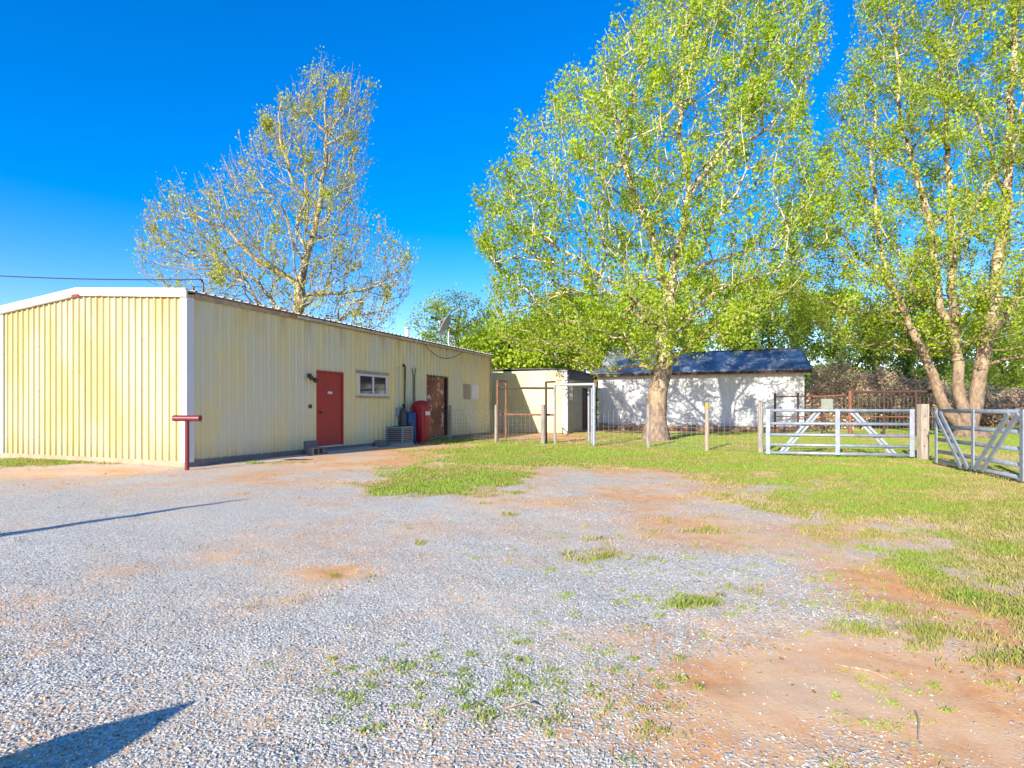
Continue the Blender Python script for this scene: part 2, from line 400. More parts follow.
def blades(name,X,Y,hgt,wid,mat,label,cat,lean=.5,tone=None):
    n=len(X); a=RNG.random(n)*2*pi; h=hgt*(.5+RNG.random(n)); l=h*lean*(RNG.random(n)+.2); b=RNG.random(n)*2*pi
    w=wid*(.6+.8*RNG.random(n)); Z=gz(X,Y)-.004
    V=np.zeros((n,4,3)); dx=np.cos(a)*w/2; dy=np.sin(a)*w/2
    V[:,0]=np.stack([X-dx,Y-dy,Z],-1); V[:,1]=np.stack([X+dx,Y+dy,Z],-1)
    mx=X+np.cos(b)*l*.35; my=Y+np.sin(b)*l*.35
    V[:,2]=np.stack([mx+dx*.9,my+dy*.9,Z+h*.6],-1); V[:,3]=np.stack([X+np.cos(b)*l,Y+np.sin(b)*l,Z+h],-1)
    if tone is None: tone=RNG.random(n)
    Fc=np.arange(n*4).reshape(n,4)
    o=np_mesh(name,V.reshape(-1,3),Fc,mat,attrs={'tone':np.repeat(tone,4)}); tag(o,label,cat,kind='stuff'); return o
# lawn: denser where near
n=2600000
Y=1.8+44*RNG.random(n)**1.5; X=(RNG.random(n)*2-1)*(Y*.92+.5)
g,d=fields(X,Y); cl=fbm(X,Y,.12,3,40)
k=(RNG.random(n)<np.clip((g-.30+ (cl-.5)*1.1)*1.15,0,1)*np.clip(.35+Y/16,0,1))
X=X[k];Y=Y[k];g=g[k];cl=cl[k]; print('blades',len(X))
tone=np.clip(-.04+.58*g*.8+(cl-.5)*1.0+(fbm(X,Y,1.1,3,77)-.5)*1.3+.25*(RNG.random(len(X))-.5)+np.clip((Y-9)/16,0,.25),0,1)
blades('lawn_grass',X,Y,.028+.0010*Y,.0026+.00068*Y,M['grass'],'short patchy green and straw coloured grass growing beyond the gravel','grass',tone=tone)
# small weeds sprouting through the gravel
cx=[];cy=[]
for (px,py,rx,ry,n) in [(480,680,150,60,95),(600,690,110,60,60),(395,665,25,14,14),(690,605,60,14,30),(560,560,90,30,30),(700,560,150,40,60),(420,545,4,1.5,4),(350,690,60,40,16),(520,470,130,20,40),(880,700,130,60,26),(620,600,160,60,24),(980,640,50,60,30),(840,590,70,40,40)]:
    for i in range(n):
        a=random.gauss(0,.5); b=random.gauss(0,.5); qx=px+rx*a; qy=max(py+ry*b,440)
        q=gat(qx,qy); cx.append(q[0]); cy.append(q[1])
WX=[];WY=[]
for X0,Y0 in zip(cx,cy):
    m=random.choice([10,20,40,70]); s=random.uniform(.008,.038)
    WX+=list(X0+RNG.normal(0,s,m)); WY+=list(Y0+RNG.normal(0,s,m))
WX=np.array(WX);WY=np.array(WY)
blades('weeds',WX,WY,.013,.0065,M['weed'],'small green weeds sprouting in clumps through the gravel','weeds',lean=1.2,tone=np.repeat(0,0) if False else np.clip(fbm(WX,WY,.6,2,9)+.3*(RNG.random(len(WX))-.5),0,1))

# ------------------------------------------------------------------ ribbed sheet walls
def ribbed(mb, L, ztop, z0, spacing, depth, P, openings=(), s0=0.0, rib=.035):
    """P(s,n,z)->local point; n = outwards"""
    prof=[]; s=s0+spacing*.5
    prof.append((s0,0))
    while s<L-.04:
        prof+= [(s-rib,0),(s-rib*.55,depth),(s+rib*.55,depth),(s+rib,0)]
        m=s+spacing/2
        if m<L-.05: prof+=[(m-.012,0),(m,depth*.22),(m+.012,0)]
        s+=spacing
    prof.append((L,0))
    extra=[e for o in openings for e in (o[0],o[1])]
    zs=[p[0] for p in prof]
    for e in extra:
        for i in range(len(prof)-1):
            a,b=prof[i],prof[i+1]
            if a[0]<e<b[0]:
                f=(e-a[0])/(b[0]-a[0]); prof.insert(i+1,(e,a[1]+f*(b[1]-a[1]))); break
    for i in range(len(prof)-1):
        (a,na),(b,nb)=prof[i],prof[i+1]
        if b-a<1e-6: continue
        mid=(a+b)/2; cuts=[(z0,None)]
        iv=[(z0,'T')]
        segs=[]; lo=z0
        for o in sorted(openings,key=lambda o:o[2]):
            if o[0]<mid<o[1]:
                if o[2]>lo: segs.append((lo,o[2]))
                lo=o[3]
        segs.append((lo,None))
        for (q0,q1) in segs:
            ta=ztop(a) if q1 is None else q1; tb=ztop(b) if q1 is None else q1
            mb.add([P(a,na,q0),P(b,nb,q0),P(b,nb,tb),P(a,na,ta)],[(0,1,2,3)])
    return mb

BR=math.atan2(.9296,.3686)          # all three buildings share one bearing
# ================= BUILDING 1 : long metal building
O=(-7.17,12.8,0)
UL=16.6; VL=6.75; VR=3.55; ZE=3.84; ZR=4.12; ZL=3.86
b1=thing('metal_building','long pale yellow metal building with red door and white corner trim','building',O,BR)
zt=lambda v: ZE+(ZR-ZE)*v/VR if v<VR else ZR+(ZL-ZR)*(v-VR)/(VL-VR)
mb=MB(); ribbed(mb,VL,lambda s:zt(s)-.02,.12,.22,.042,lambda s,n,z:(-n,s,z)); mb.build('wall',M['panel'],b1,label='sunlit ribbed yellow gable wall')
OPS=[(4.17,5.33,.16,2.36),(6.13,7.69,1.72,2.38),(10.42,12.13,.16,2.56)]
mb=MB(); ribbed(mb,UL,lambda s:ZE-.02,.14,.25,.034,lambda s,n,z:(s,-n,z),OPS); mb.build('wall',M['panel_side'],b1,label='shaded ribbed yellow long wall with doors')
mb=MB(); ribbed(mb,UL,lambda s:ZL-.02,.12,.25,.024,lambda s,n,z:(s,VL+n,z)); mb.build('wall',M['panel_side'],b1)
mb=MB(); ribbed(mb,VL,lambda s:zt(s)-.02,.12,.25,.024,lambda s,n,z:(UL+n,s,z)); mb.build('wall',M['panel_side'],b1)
MB().box(.015,UL-.02,.015,VL-.02,-.2,.15).build('floor_slab',M['concrete_dark'],b1)
MB().box(-.035,.012,-.03,VL,-.2,.125).build('foundation',M['concrete_tan'],b1,label='tan foundation strip with a sunlit tone painted in under the gable')  # one foundation: sunlit tan here, shaded dark on the long side, both painted
MB().box(.014,UL,-.032,.012,-.2,.145).build('foundation',M['concrete_dark'],b1,label='dark foundation strip under the long wall')
# corner trims
mb=MB(); mb.box(-.06,-.044,-.060,.15,.1,ZE-.10); mb.box(-.044,.13,-.060,-.036,.1,ZE-.10); mb.build('corner_trim',M['white'],b1,bevel=.004)
mb=MB(); mb.box(-.05,-.012,VL-.13,VL+.045,.1,ZL-.02); mb.build('corner_trim',M['white'],b1)
mb=MB(); mb.box(UL-.08,UL+.03,-.05,-.03,.1,ZE-.03); mb.build('corner_trim',M['soffit'],b1)
# gable fascia
def slab(mb,pts,x0,x1,dz0,dz1):
    for (v0,z0),(v1,z1) in zip(pts[:-1],pts[1:]):
        mb.add([(x0,v0,z0+dz0),(x1,v0,z0+dz0),(x1,v1,z1+dz0),(x0,v1,z1+dz0),(x0,v0,z0+dz1),(x1,v0,z0+dz1),(x1,v1,z1+dz1),(x0,v1,z1+dz1)],
               [(0,3,2,1),(4,5,6,7),(0,1,5,4),(2,3,7,6),(0,4,7,3),(1,2,6,5)])
rl=[(-.10,ZE-.008),(VR,ZR),(VL+.1,ZL-.01)]
mb=MB(); slab(mb,rl,-.11,-.064,-.085,.055); mb.build('gable_fascia',M['white'],b1,bevel=.006)
mb=MB(); slab(mb,rl,-.135,-.03,.058,.085); mb.build('roof_flashing',M['offwhite'],b1)
mb=MB(); slab(mb,rl,-.10,-.03,-.105,-.088); mb.build('soffit_trim',M['roof_metal'],b1)
# ribbed roof
mb=MB()
def roofpt(s,n,v): return (s,v,0)
prof=[(-.09,0)]; s=.1
while s<UL+.08: prof+=[(s-.04,0),(s-.02,.035),(s+.02,.035),(s+.04,0)]; s+=.25
prof.append((UL+.12,0))
for (a,na),(b,nb) in zip(prof[:-1],prof[1:]):
    for (v0,z0),(v1,z1) in zip(rl[:-1],rl[1:]):
        vv0=v0-.06 if v0<0 else v0
        for dz in (.03,.012):
            mb.add([(a,vv0,z0+na+dz),(b,vv0,z0+nb+dz),(b,v1,z1+nb+dz),(a,v1,z1+na+dz)],[(0,1,2,3)])
mb.build('roof',M['roof_metal'],b1)
mb=MB(); mb.box(.14,UL,-.075,-.035,ZE-.10,ZE-.0); mb.build('eave_trim',M['soffit'],b1)
mb=MB(); mb.box(3.3,UL,-.125,-.078,ZE-.085,ZE-.01); mb.build('gutter',M['dark_metal'] if False else M['roof_metal'],b1,bevel=.005)
# red door
d=MB().box(4.20,5.30,-.012,.035,.20,2.33).build('door',M['red'],b1,bevel=.004)
mb=MB(); mb.box(4.14,4.195,-.04,.05,.16,2.39); mb.box(5.305,5.36,-.04,.05,.16,2.39); mb.box(4.195,5.305,-.04,.05,2.335,2.39); mb.build('door_frame',M['red'],d)
MB().tube([(4.31,-.10,1.17),(4.31,-.07,1.17),(4.31,-.012,1.17)],[.032,.034,.014],10).build('knob',M['dark_metal'],d)
MB().box(4.66,4.86,-.020,-.0125,1.72,1.79).build('sign_plate',M['white'],d)
MB().box(4.196,5.304,-.05,.05,.155,.196).build('threshold',M['galv_light'],d)
# window
w=MB()
w.box(6.11,7.71,-.045,.01,2.335,2.40); w.box(6.11,7.71,-.05,.01,1.70,1.765); w.box(6.11,6.18,-.045,.01,1.765,2.335); w.box(7.64,7.71,-.045,.01,1.765,2.335); w.box(6.87,6.95,-.042,.01,1.765,2.335)
w=w.build('window',M['white'],b1,bevel=.004)
MB().box(6.18,6.87,-.012,-.004,1.765,2.335).build('pane',M['glass'],w); MB().box(6.95,7.64,-.018,-.010,1.765,2.335).build('pane',M['glass'],w)
MB().box(6.0,7.82,-.05,-.026,2.42,2.50).build('trim_board',M['soffit'],w); MB().box(6.0,7.82,-.055,-.026,1.63,1.69).build('trim_board',M['soffit'],w)
# dark behind
# rusty door in a reveal
d2=MB().box(10.425,11.86,-.01,.03,.18,2.525).build('rusty_door',M['door_rust'],b1,label='rust brown door with peeling pale patches')
MB().box(11.865,12.13,.10,.14,.18,2.52).build('reveal_shade_panel',M['black'],d2)  # black sheet painted in as the dark of the open reveal
mb=MB(); mb.box(10.36,10.42,-.03,.16,.16,2.60); mb.box(12.13,12.19,-.03,.16,.16,2.60); mb.box(10.42,12.13,-.03,.16,2.53,2.60); mb.build('door_frame',M['rust_dark'],d2)
MB().tube([(11.7,-.06,1.2),(11.7,-.01,1.2)],.03,8).build('knob',M['dark_metal'],d2)
# wall covers
MB().box(13.60,14.26,-.045,-.02,1.70,2.36).build('vent_cover',M['post_tan'],b1,label='tan square vent cover')
p=MB().box(14.42,15.15,-.05,-.02,1.69,2.37).build('vent_cover',M['offwhite'],b1,label='cream square vent cover',bevel=.01)
# lamps, socket, conduits
l=MB().box(3.80,3.92,-.06,-.015,2.16,2.27).build('wall_lamp',M['dark_metal'],b1)
for q,dz in ((3.78,.0),(3.97,-.07)):
    MB().tube([(q,-.06,2.2+dz),(q,-.11,2.18+dz),(q,-.17,2.14+dz)],[.03,.06,.075],10).build('lamp_head',M['dark_metal'],l)
MB().box(3.84,3.95,-.045,-.015,1.29,1.40).build('socket_box',M['dark_metal'],b1,bevel=.005)
c=MB().tube([(8.38,-.06,1.15),(8.38,-.06,2.68),(8.38,-.06,2.74)],[.018,.018,.05],8).build('conduit',M['galv_light'],b1)
MB().box(8.29,8.5,-.13,-.02,1.0,1.32).build('meter_box',M['galv'],c,bevel=.006)
MB().tube([(8.66,-.07,2.80),(8.70,-.08,2.86),(8.78,-.08,2.80),(8.80,-.07,2.6),(8.80,-.06,1.9),(8.80,-.06,.75),(8.74,-.2,.68)],[.03,.03,.03,.03,.024,.02,.02],8).build('conduit',M['black'],b1,label='black lagged pipe with a curved top')
MB().tube([(8.42,-.1,1.0),(8.46,-.2,.8),(8.5,-.3,.72)],.015,6).build('conduit',M['galv_light'],b1)
MB().tube([(9.38,-.05,.5),(9.38,-.05,2.5),(9.30,-.06,2.78)],.016,6).build('conduit',M['dark_metal'],b1)
MB().tube([(9.48,-.05,.5),(9.48,-.05,2.5),(9.56,-.06,2.80)],.016,6).build('conduit',M['dark_metal'],b1)
pts=[(10.1+ (13.3-10.1)*t, -.14, 3.72-.42*4*t*(1-t)*(1.1-.3*t)) for t in np.linspace(0,1,14)]
MB().tube(pts,.012,6).build('loose_cable',M['black_cable'],b1)
fl=MB().tube([(10.33,.8,3.85),(10.33,.8,4.38)],.09,12).build('flue_pipe',M['offwhite'],b1,smooth=False)
MB().tube([(10.33,.8,4.40),(10.33,.8,4.44),(10.33,.8,4.50)],[.14,.13,.02],12).build('flue_cap',M['galv_light'],fl)
MB().tube([(.83,.5,3.85),(.83,.5,4.26),(.80,.5,4.33),(.74,.5,4.33)],.022,8).build('service_mast',M['dark_metal'],b1)
MB().tube([(.50,.42,3.88),(.50,.42,4.10)],.03,8).build('vent_stub',M['dark_metal'],b1)
MB().box(-.128,-.112,2.55+.93,2.80+.93,4.00,4.05).build('fascia_patch',M['red'],b1)
# step & blocks
MB().box(3.95,6.4,-.60,-.036,-.1,.07).build('c',M['concrete'],None)
st=bpy.data.objects['c']; st.name='concrete_step'; st.location=O; st.rotation_euler=(0,0,BR); tag(st,'low concrete slab at the foot of the red door','step')
def block():
    mb=MB(); L,W,Hh=.40,.20,.20
    mb.box(0,L,0,.03,0,Hh); mb.box(0,L,W-.03,W,0,Hh)
    for q in (0,.185,.37): mb.box(q,q+.03,.03,W-.03,0,Hh)
    return mb
def loc1(u,v,z=0):
    return (O[0]+.3686*u-.9296*v, O[1]+.9296*u+.3686*v, z)
o=block().build('cinder_block',M['concrete_dark']); o.location=loc1(3.35,-.42,.41); o.rotation_euler=(pi/2,0,BR-.1); o.location.z=0.02
tag(o,'grey concrete block on end left of the red door step','cinder block')
o2=o.copy(); col.objects.link(o2); o2.location=loc1(6.9,-.30,.02); o2.rotation_euler=(0,0,BR); tag(o2,'grey concrete block lying on its side under the window','cinder block')
o=MB().box(0,.5,0,.04,0,.36).build('leaning_board',M['concrete_dark']); o.location=loc1(3.62,-.12,.02); o.rotation_euler=(R(-8),0,BR); tag(o,'small dark board leaning on the wall left of the red door','board')

# AC condenser
ac=thing('air_conditioner','pale green metal air conditioning unit by the yellow wall','air conditioner',loc1(7.6,-.72,.0),BR)
mb=MB(); mb.box(0,.9,0,.82,.08,.14); mb.box(0,.9,0,.82,.66,.72)
for a in (0,.85):
    for b in (0,.77): mb.box(a,a+.05,b,b+.05,.14,.66)
mb.build('housing',simple('pale_green_metal',(.20,.32,.31),.5),ac)
MB().box(-.05,.95,-.05,.87,-.05,.078).build('base_pad',M['concrete'],ac)
mb=MB()
for k in range(7):
    zz=.18+k*.07; mb.box(.052,.848,.006,.02,zz,zz+.012); mb.box(.052,.848,.80,.814,zz,zz+.012); mb.box(.006,.02,.052,.768,zz,zz+.012); mb.box(.88,.894,.052,.768,zz,zz+.012)
mb.build('grille',M['galv_light'],ac)
MB().box(.035,.865,.035,.785,.14,.655).build('coil',M['dark_metal'],ac)
mb=MB()
for k in range(5): 
    r=.1+.06*k; pts=[(.45+r*cos(2*pi*j/20),.41+r*sin(2*pi*j/20),.735) for j in range(21)]; mb.tube(pts,.006,4,cap=False)
mb.build('fan_guard',M['black'],ac)

ac.scale=(.74,.78,.92)
# red domed bin, blue drum, tyre stack
rb=thing('wheeled_bin','tall red plastic bin with a domed lid beside the rusty door','bin',loc1(9.2,-.52,.02),BR)
mb=MB()
def rsec(hx,hy,z,n=16,p=4):
    return [(hx*np.sign(cos(a))*abs(cos(a))**(2/p),hy*np.sign(sin(a))*abs(sin(a))**(2/p),z) for a in [2*pi*k/n for k in range(n)]]
def loft(mb,secs):
    n=len(secs[0]); vs=[p for s in secs for p in s]
    fs=[(i*n+k,i*n+(k+1)%n,(i+1)*n+(k+1)%n,(i+1)*n+k) for i in range(len(secs)-1) for k in range(n)]
    fs+= [tuple(range(n))[::-1],tuple(range((len(secs)-1)*n,len(secs)*n))]; mb.add(vs,fs)
loft(mb,[rsec(.26,.24,.06),rsec(.28,.26,.4),rsec(.30,.28,.9),rsec(.31,.29,1.28)]); mb.build('body',M['plastic_red'],rb,smooth=False,bevel=.01)
mb=MB(); loft(mb,[rsec(.335,.315,1.285),rsec(.335,.315,1.34),rsec(.31,.29,1.45),rsec(.22,.21,1.53),rsec(.06,.06,1.56)]); mb.build('lid',M['plastic_red'],rb,smooth=True)
MB().box(-.24,.08,-.302,-.291,1.02,1.16).build('sticker',M['offwhite'],rb)
for sx in (-.2,.2):
    MB().tube([(sx-.03,.24,.09),(sx+.03,.24,.09)],.09,14).build('wheel',M['black'],rb)
MB().tube([(-.2,.29,1.25),(-.2,.36,1.27),(.2,.36,1.27),(.2,.29,1.25)],.014,6).build('handle',M['plastic_red'],rb)
bb=thing('plastic_drum','blue plastic drum standing between the red bin and the air conditioner','drum',loc1(8.72,-.36,.02),BR); bb.scale=(.72,.72,1.12)
MB().lathe([(.24,0),(.27,.03),(.27,.3),(.285,.33),(.27,.36),(.27,.66),(.285,.69),(.27,.72),(.27,.96),(.24,1.0),(.05,1.02)],20).build('body',M['plastic_blue'],bb,smooth=True)
MB().tube([(.1,.05,1.01),(.1,.05,1.05)],.04,10).build('bung',M['black'],bb)
tk=thing('gas_cylinder','dark grey gas cylinder on the wall side of the blue drum','gas cylinder',loc1(8.95,-.12,.7),BR)
tk.location=loc1(8.45,-.22,.02); tk.scale=(1,1,1.4)
tk['label']='tall dark gas cylinder between the blue drum and the air conditioner'
MB().lathe([(.10,0),(.13,.03),(.13,.75),(.11,.84),(.05,.90),(.03,.92)],16).build('body',M['dark_metal'],tk,smooth=True)
MB().tube([(0,0,.92),(0,0,1.02)],[.03,.05],10).build('valve',M['black'],tk)

# dish on the roof
ds=thing('satellite_dish','round mesh satellite dish on a short mast on the yellow building roof','satellite dish',loc1(13.6,.7,3.90),0)
MB().tube([(0,0,0),(0,0,.85)],.035,8).build('mast',M['galv_light'],ds)
mb=MB(); mb.tube([(0,-.02,.1),(.3,.25,.02)],.015,6); mb.tube([(0,-.02,.1),(.3,-.25,.02)],.015,6); mb.build('brace',M['galv_light'],ds)
mb=MB(); 
ax=Vector((-.80,.10,.42)).normalized(); N=ax.orthogonal().normalized(); B=ax.cross(N)
rings=7; seg=24; vs=[]
cen=Vector((-.02,0,1.02))
for i in range(rings+1):
    r=.50*i/rings
    for k in range(seg):
        a=2*pi*k/seg; vs.append(cen+(N*cos(a)+B*sin(a))*r+ax*(.62*r*r))
fs=[(i*seg+k,i*seg+(k+1)%seg,(i+1)*seg+(k+1)%seg,(i+1)*seg+k) for i in range(rings) for k in range(seg)]
mb.add(vs,fs); dish=mb.build('dish',simple('grey_dish_mesh',(.40,.38,.38),.5,.3),ds,smooth=True)
so=dish.modifiers.new('thick','SOLIDIFY'); so.thickness=.012
mb=MB()
fp=cen+ax*.46
for a in (0,2.1,4.2): mb.tube([cen+(N*cos(a)+B*sin(a))*.48+ax*.145,fp],.008,5)
mb.build('feed_strut',M['galv_light'],ds)
MB().tube([fp-ax*.05,fp+ax*.05],.04,8).build('feed_horn',M['offwhite'],ds)

# maroon T rail
tp=thing('hitching_post','maroon painted T shaped pipe post at the corner of the yellow building','post',at(187,470),0)
MB().tube([(0,0,-.1),(0,0,1.02)],.045,14).build('post',M['maroon'],tp,smooth=False)
d_=Vector((1,-.12,0)).normalized()
MB().tube([d_*-.30+Vector((0,0,1.085)),d_*.30+Vector((0,0,1.085))],.066,16).build('crossbar',M['maroon'],tp)

# ================= BUILDING 2
O2=(2.75,29.0,0)
b2=thing('cream_outbuilding','cream outbuilding with a dark mono pitched roof and small side window','building',O2,BR)
FL=5.4; DL=5.0
zf=3.20
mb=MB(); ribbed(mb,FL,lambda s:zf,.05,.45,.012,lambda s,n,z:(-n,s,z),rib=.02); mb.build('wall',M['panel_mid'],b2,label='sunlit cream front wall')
OPS2=[(.35,1.25,1.75,2.65),(3.05,3.95,.1,2.35)]
mb=MB(); ribbed(mb,DL,lambda s:zf,.05,.9,.010,lambda s,n,z:(s,-n,z),OPS2,rib=.015); mb.build('wall',simple('shaded_olive_panel',(.36,.36,.24),.6),b2,label='side wall in olive grey with its shade painted in')  # this wall's shade is put into a darker olive grey paint
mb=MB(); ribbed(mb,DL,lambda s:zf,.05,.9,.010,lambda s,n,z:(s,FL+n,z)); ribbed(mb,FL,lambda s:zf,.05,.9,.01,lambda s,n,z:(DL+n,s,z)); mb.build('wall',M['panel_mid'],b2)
MB().box(.02,DL-.02,.02,FL-.02,-.1,.08).build('floor_slab',M['concrete_dark'],b2)
mb=MB(); mb.box(-.035,-.015,-.03,.22,.03,zf); mb.box(-.015,.10,-.034,-.016,.03,zf); mb.build('corner_trim',M['white'],b2)
# curved low roof
mb=MB(); n=14; vs=[]; fs=[]
for i in range(n+1):
    t=i/n; yy=-.22+(FL+.44)*t; zz=zf+.03+.10*math.sin(pi*t)**.8
    for xx in (-.06,DL+.2): vs+= [(xx,yy,zz),(xx,yy,zz-.05)]
for i in range(n):
    a=i*4; b=a+4; fs+=[(a,a+2,b+2,b),(a+1,b+1,b+3,a+3),(a,b,b+1,a+1),(a+2,a+3,b+3,b+2)]
mb.add(vs,fs+[(0,1,3,2),(4*n,4*n+2,4*n+3,4*n+1)]); mb.build('roof',M['roof_dark'],b2)
MB().box(.0,DL+.1,-.10,-.037,zf-.42,zf-.01).build('eave_board',M['roof_dark'],b2)
w=MB(); w.box(.30,.35,-.04,.01,1.70,2.70); w.box(1.25,1.30,-.04,.01,1.70,2.70); w.box(.35,1.25,-.04,.01,2.65,2.70); w.box(.35,1.25,-.04,.01,1.70,1.75)
w=w.build('window',M['panel_mid'],b2); MB().box(.35,1.25,-.008,-.002,1.75,2.65).build('pane',M['glass'],w)
d=MB().box(3.08,3.92,.0,.04,.1,2.32).build('door',M['rust_dark'],b2)
mb=MB(); mb.box(3.0,3.05,-.03,.04,.08,2.4); mb.box(3.95,4.0,-.03,.04,.08,2.4); mb.box(3.05,3.95,-.03,.04,2.35,2.4); mb.build('door_frame',M['rust_dark'],d)

# ================= SHED
O3=(15.8,31.4,0)
b3=thing('white_shed','long white board shed with blue grey shingle roof behind the sycamore','shed',O3,BR)
SL=11.3; SD=6.2; SH=3.42; RZ=4.66
def boards(L,P,z0,ztop):
    mb=MB(); s=0
    while s<L-1e-3:
        e=min(s+.61,L); mb.add([P(s,0,z0),P(e,0,z0),P(e,0,ztop(e)),P(s,0,ztop(s))],[(0,1,2,3)])
        if s>0:
            a,b=s-.022,s+.022; zz=ztop(s)-.002
            mb.add([P(a,.001,z0),P(a,.022,z0),P(b,.022,z0),P(b,.001,z0),P(a,.001,zz),P(a,.022,zz),P(b,.022,zz),P(b,.001,zz)],[(0,1,5,4),(1,2,6,5),(2,3,7,6)])
        s=e
    return mb
boards(SL,lambda s,n,z:(-n,s,z),.25,lambda s:SH).build('wall',M['shed_white'],b3)
gz3=lambda s: SH+(RZ-SH-.06)*(1-abs(s-SD/2)/(SD/2))
boards(SD,lambda s,n,z:(s,-n,z),.25,gz3).build('wall',M['shed_white'],b3); boards(SD,lambda s,n,z:(s,SL+n,z),.25,gz3).build('wall',M['shed_white'],b3)
boards(SL,lambda s,n,z:(SD+n,s,z),.25,lambda s:SH).build('wall',M['shed_white'],b3)
MB().box(-.03,SD+.03,-.03,SL+.03,-.2,.25).build('foundation',M['rust'],b3)
mb=MB(); ov=.35; sl=(RZ-SH)/(SD/2)
for sgn in (0,1):
    xa=-.45 if sgn==0 else SD+.45; za=SH-.45*sl; xb=SD/2
    y0,y1=-ov,SL+ov
    for dz,fl in ((.14,0),(.05,1)):
        pass
    mb.add([(xa,y0,za+.05),(xb,y0+.25,RZ+.05),(xb,y1-.25,RZ+.05),(xa,y1,za+.05),(xa,y0,za+.14),(xb,y0+.25,RZ+.14),(xb,y1-.25,RZ+.14),(xa,y1,za+.14)],
           [(0,1,2,3),(4,7,6,5),(0,4,5,1),(2,6,7,3),(0,3,7,4),(1,5,6,2)])
rf=mb.build('roof',M['shingle'],b3)
MB().box(-.49,-.455,-ov,SL+ov,SH-.45*sl-.04,SH-.45*sl+.12).build('fascia',M['rust_dark'],b3)
mb=MB(); mb.bar((-.45,-ov-.02,SH-.45*sl+.07),(SD/2,-ov+.23,RZ+.07),.04,.2); mb.build('barge_board',M['post'],b3)
mb=MB(); mb.bar((SD/2,-.05,RZ+.16),(SD/2,SL+.05,RZ+.16),.2,.04); mb.build('ridge_cap',M['roof_dark'],b3)
mb=MB(); mb.box(-.03,-.002,-.02,.10,.25,SH-.12); mb.build('corner_board',M['white'],b3)
mb=MB(); mb.box(-.05,.08,SL+.10,SL+.24,-.1,SH); mb.build('corner_post',M['rust'],b3)

# rubble along the shed base
def rockmesh(seed,s=1,name='rock',mat=None):
    import bmesh
    bm=bmesh.new(); bmesh.ops.create_icosphere(bm,subdivisions=2,radius=1); rr=np.random.default_rng(seed)
    off=rr.random(3)*50
    from mathutils import noise
    for v in bm.verts:
        f=1+.45*noise.noise(v.co*1.3+Vector(off)); v.co*=f; v.co.z=max(v.co.z,-.35)
    me=bpy.data.meshes.new(name); bm.to_mesh(me); bm.free(); me.materials.append(mat); return me
M['rock']=simple('rusty_sandstone',(.46,.28,.19),.9,c2=(.26,.14,.09),scale=3,bump=.5)
rms=[rockmesh(s,mat=M['rock']) for s in (1,2,3,4)]
for i in range(46):
    o=bpy.data.objects.new('rock',random.choice(rms)); col.objects.link(o)
    y=SL+.3-(SL+.6)*(i+random.random()*.8)/46*.92; x=-random.uniform(.25,.8)
    o.location=(O3[0]+.3686*x-.9296*y,O3[1]+.9296*x+.3686*y,random.uniform(.0,.12)); s=random.uniform(.18,.40)
    o.scale=(s*random.uniform(.8,1.4),s,s*random.uniform(.5,.9)); o.rotation_euler=(0,0,random.random()*6)
    tag(o,'rough rust brown stone in the row along the white shed base','rock','stones along the white shed base')

# ================= FENCES
def post(mb,px,Y,ztop,w,lean=0):
    X=(px-512)/F*Y; mb.tube([(X,Y,-.1),(X+lean*.5,Y,ztop*.5),(X+lean,Y,ztop)],[w*.55,w*.5,w*.46],9); return (X,Y)
def wood_post(parent,px,Y,ztop,w,mat,lean=0,label=None):
    mb=MB(); p=post(mb,px,Y,ztop,w,lean); mb.build('post',mat,parent,label=label); return p
def wiremesh(segs,parent,z0=.06,z1=1.2,dx=.16,nh=9,r=.0036):
    mb=MB()
    for (a,b) in segs:
        a=Vector((*a,0)); b=Vector((*b,0)); L=(b-a).length; k=int(L/dx)
        for i in range(k+1):
            p=a+(b-a)*i/k; mb.tube([(p.x,p.y,z0),(p.x,p.y,z1)],r,3,cap=False)
        for j in range(nh):
            zz=z0+(z1-z0)*(j/(nh-1))**1.25; mb.tube([(a.x,a.y,zz),(b.x,b.y,zz)],r,3,cap=False)
    return mb.build('wire_mesh',M['wire'],parent)
fA=thing('wire_fence','wire mesh fence on grey wooden posts in front of the yellow wall end','fence')
p1=wood_post(fA,450,23.4,1.42,.12,M['post_tan']); p2=wood_post(fA,496,21.5,1.42,.11,M['post']); p3=wood_post(fA,543,20.9,1.42,.16,M['post'])
p0=gat(438,438.5)
wiremesh([(p0,p1),(p1,p2),(p2,p3)],fA)
fB=thing('wire_fence','wire mesh fence on wooden posts running past the sycamore to the gate','fence')
q0=((594-512)/F*19.5,19.5)
q1=wood_post(fB,648.5,19.0,1.42,.13,M['post']); q2=wood_post(fB,707,17.5,1.28,.12,M['post_tan'])
X=(707-512)/F*17.5; MB().tube([(X,17.5,1.28),(X,17.5,1.46)],[.065,.05],9).build('post_cap',M['post_yellow'],fB)
q3=wood_post(fB,760.5,16.6,1.46,.15,M['post'],label='weathered grey post at the gate end')
wiremesh([(q0,q1),(q1,q2),(q2,q3)],fB)
gp=MB(); Xp=(923-512)/F*14.5
g1=thing('gate_post','thick tan wooden gate post between the two steel gates','post',(Xp,14.5,0))
mb=MB(); mb.box(-.10,.10,-.09,.09,-.1,1.40); mb.build('post',M['post_tan'],g1,bevel=.015)
for zz in (.35,.75,1.1): MB().tube([(-.02,-.10,zz),(-.02,-.088,zz)],.014,6).build('bolt',M['dark_metal'],g1)

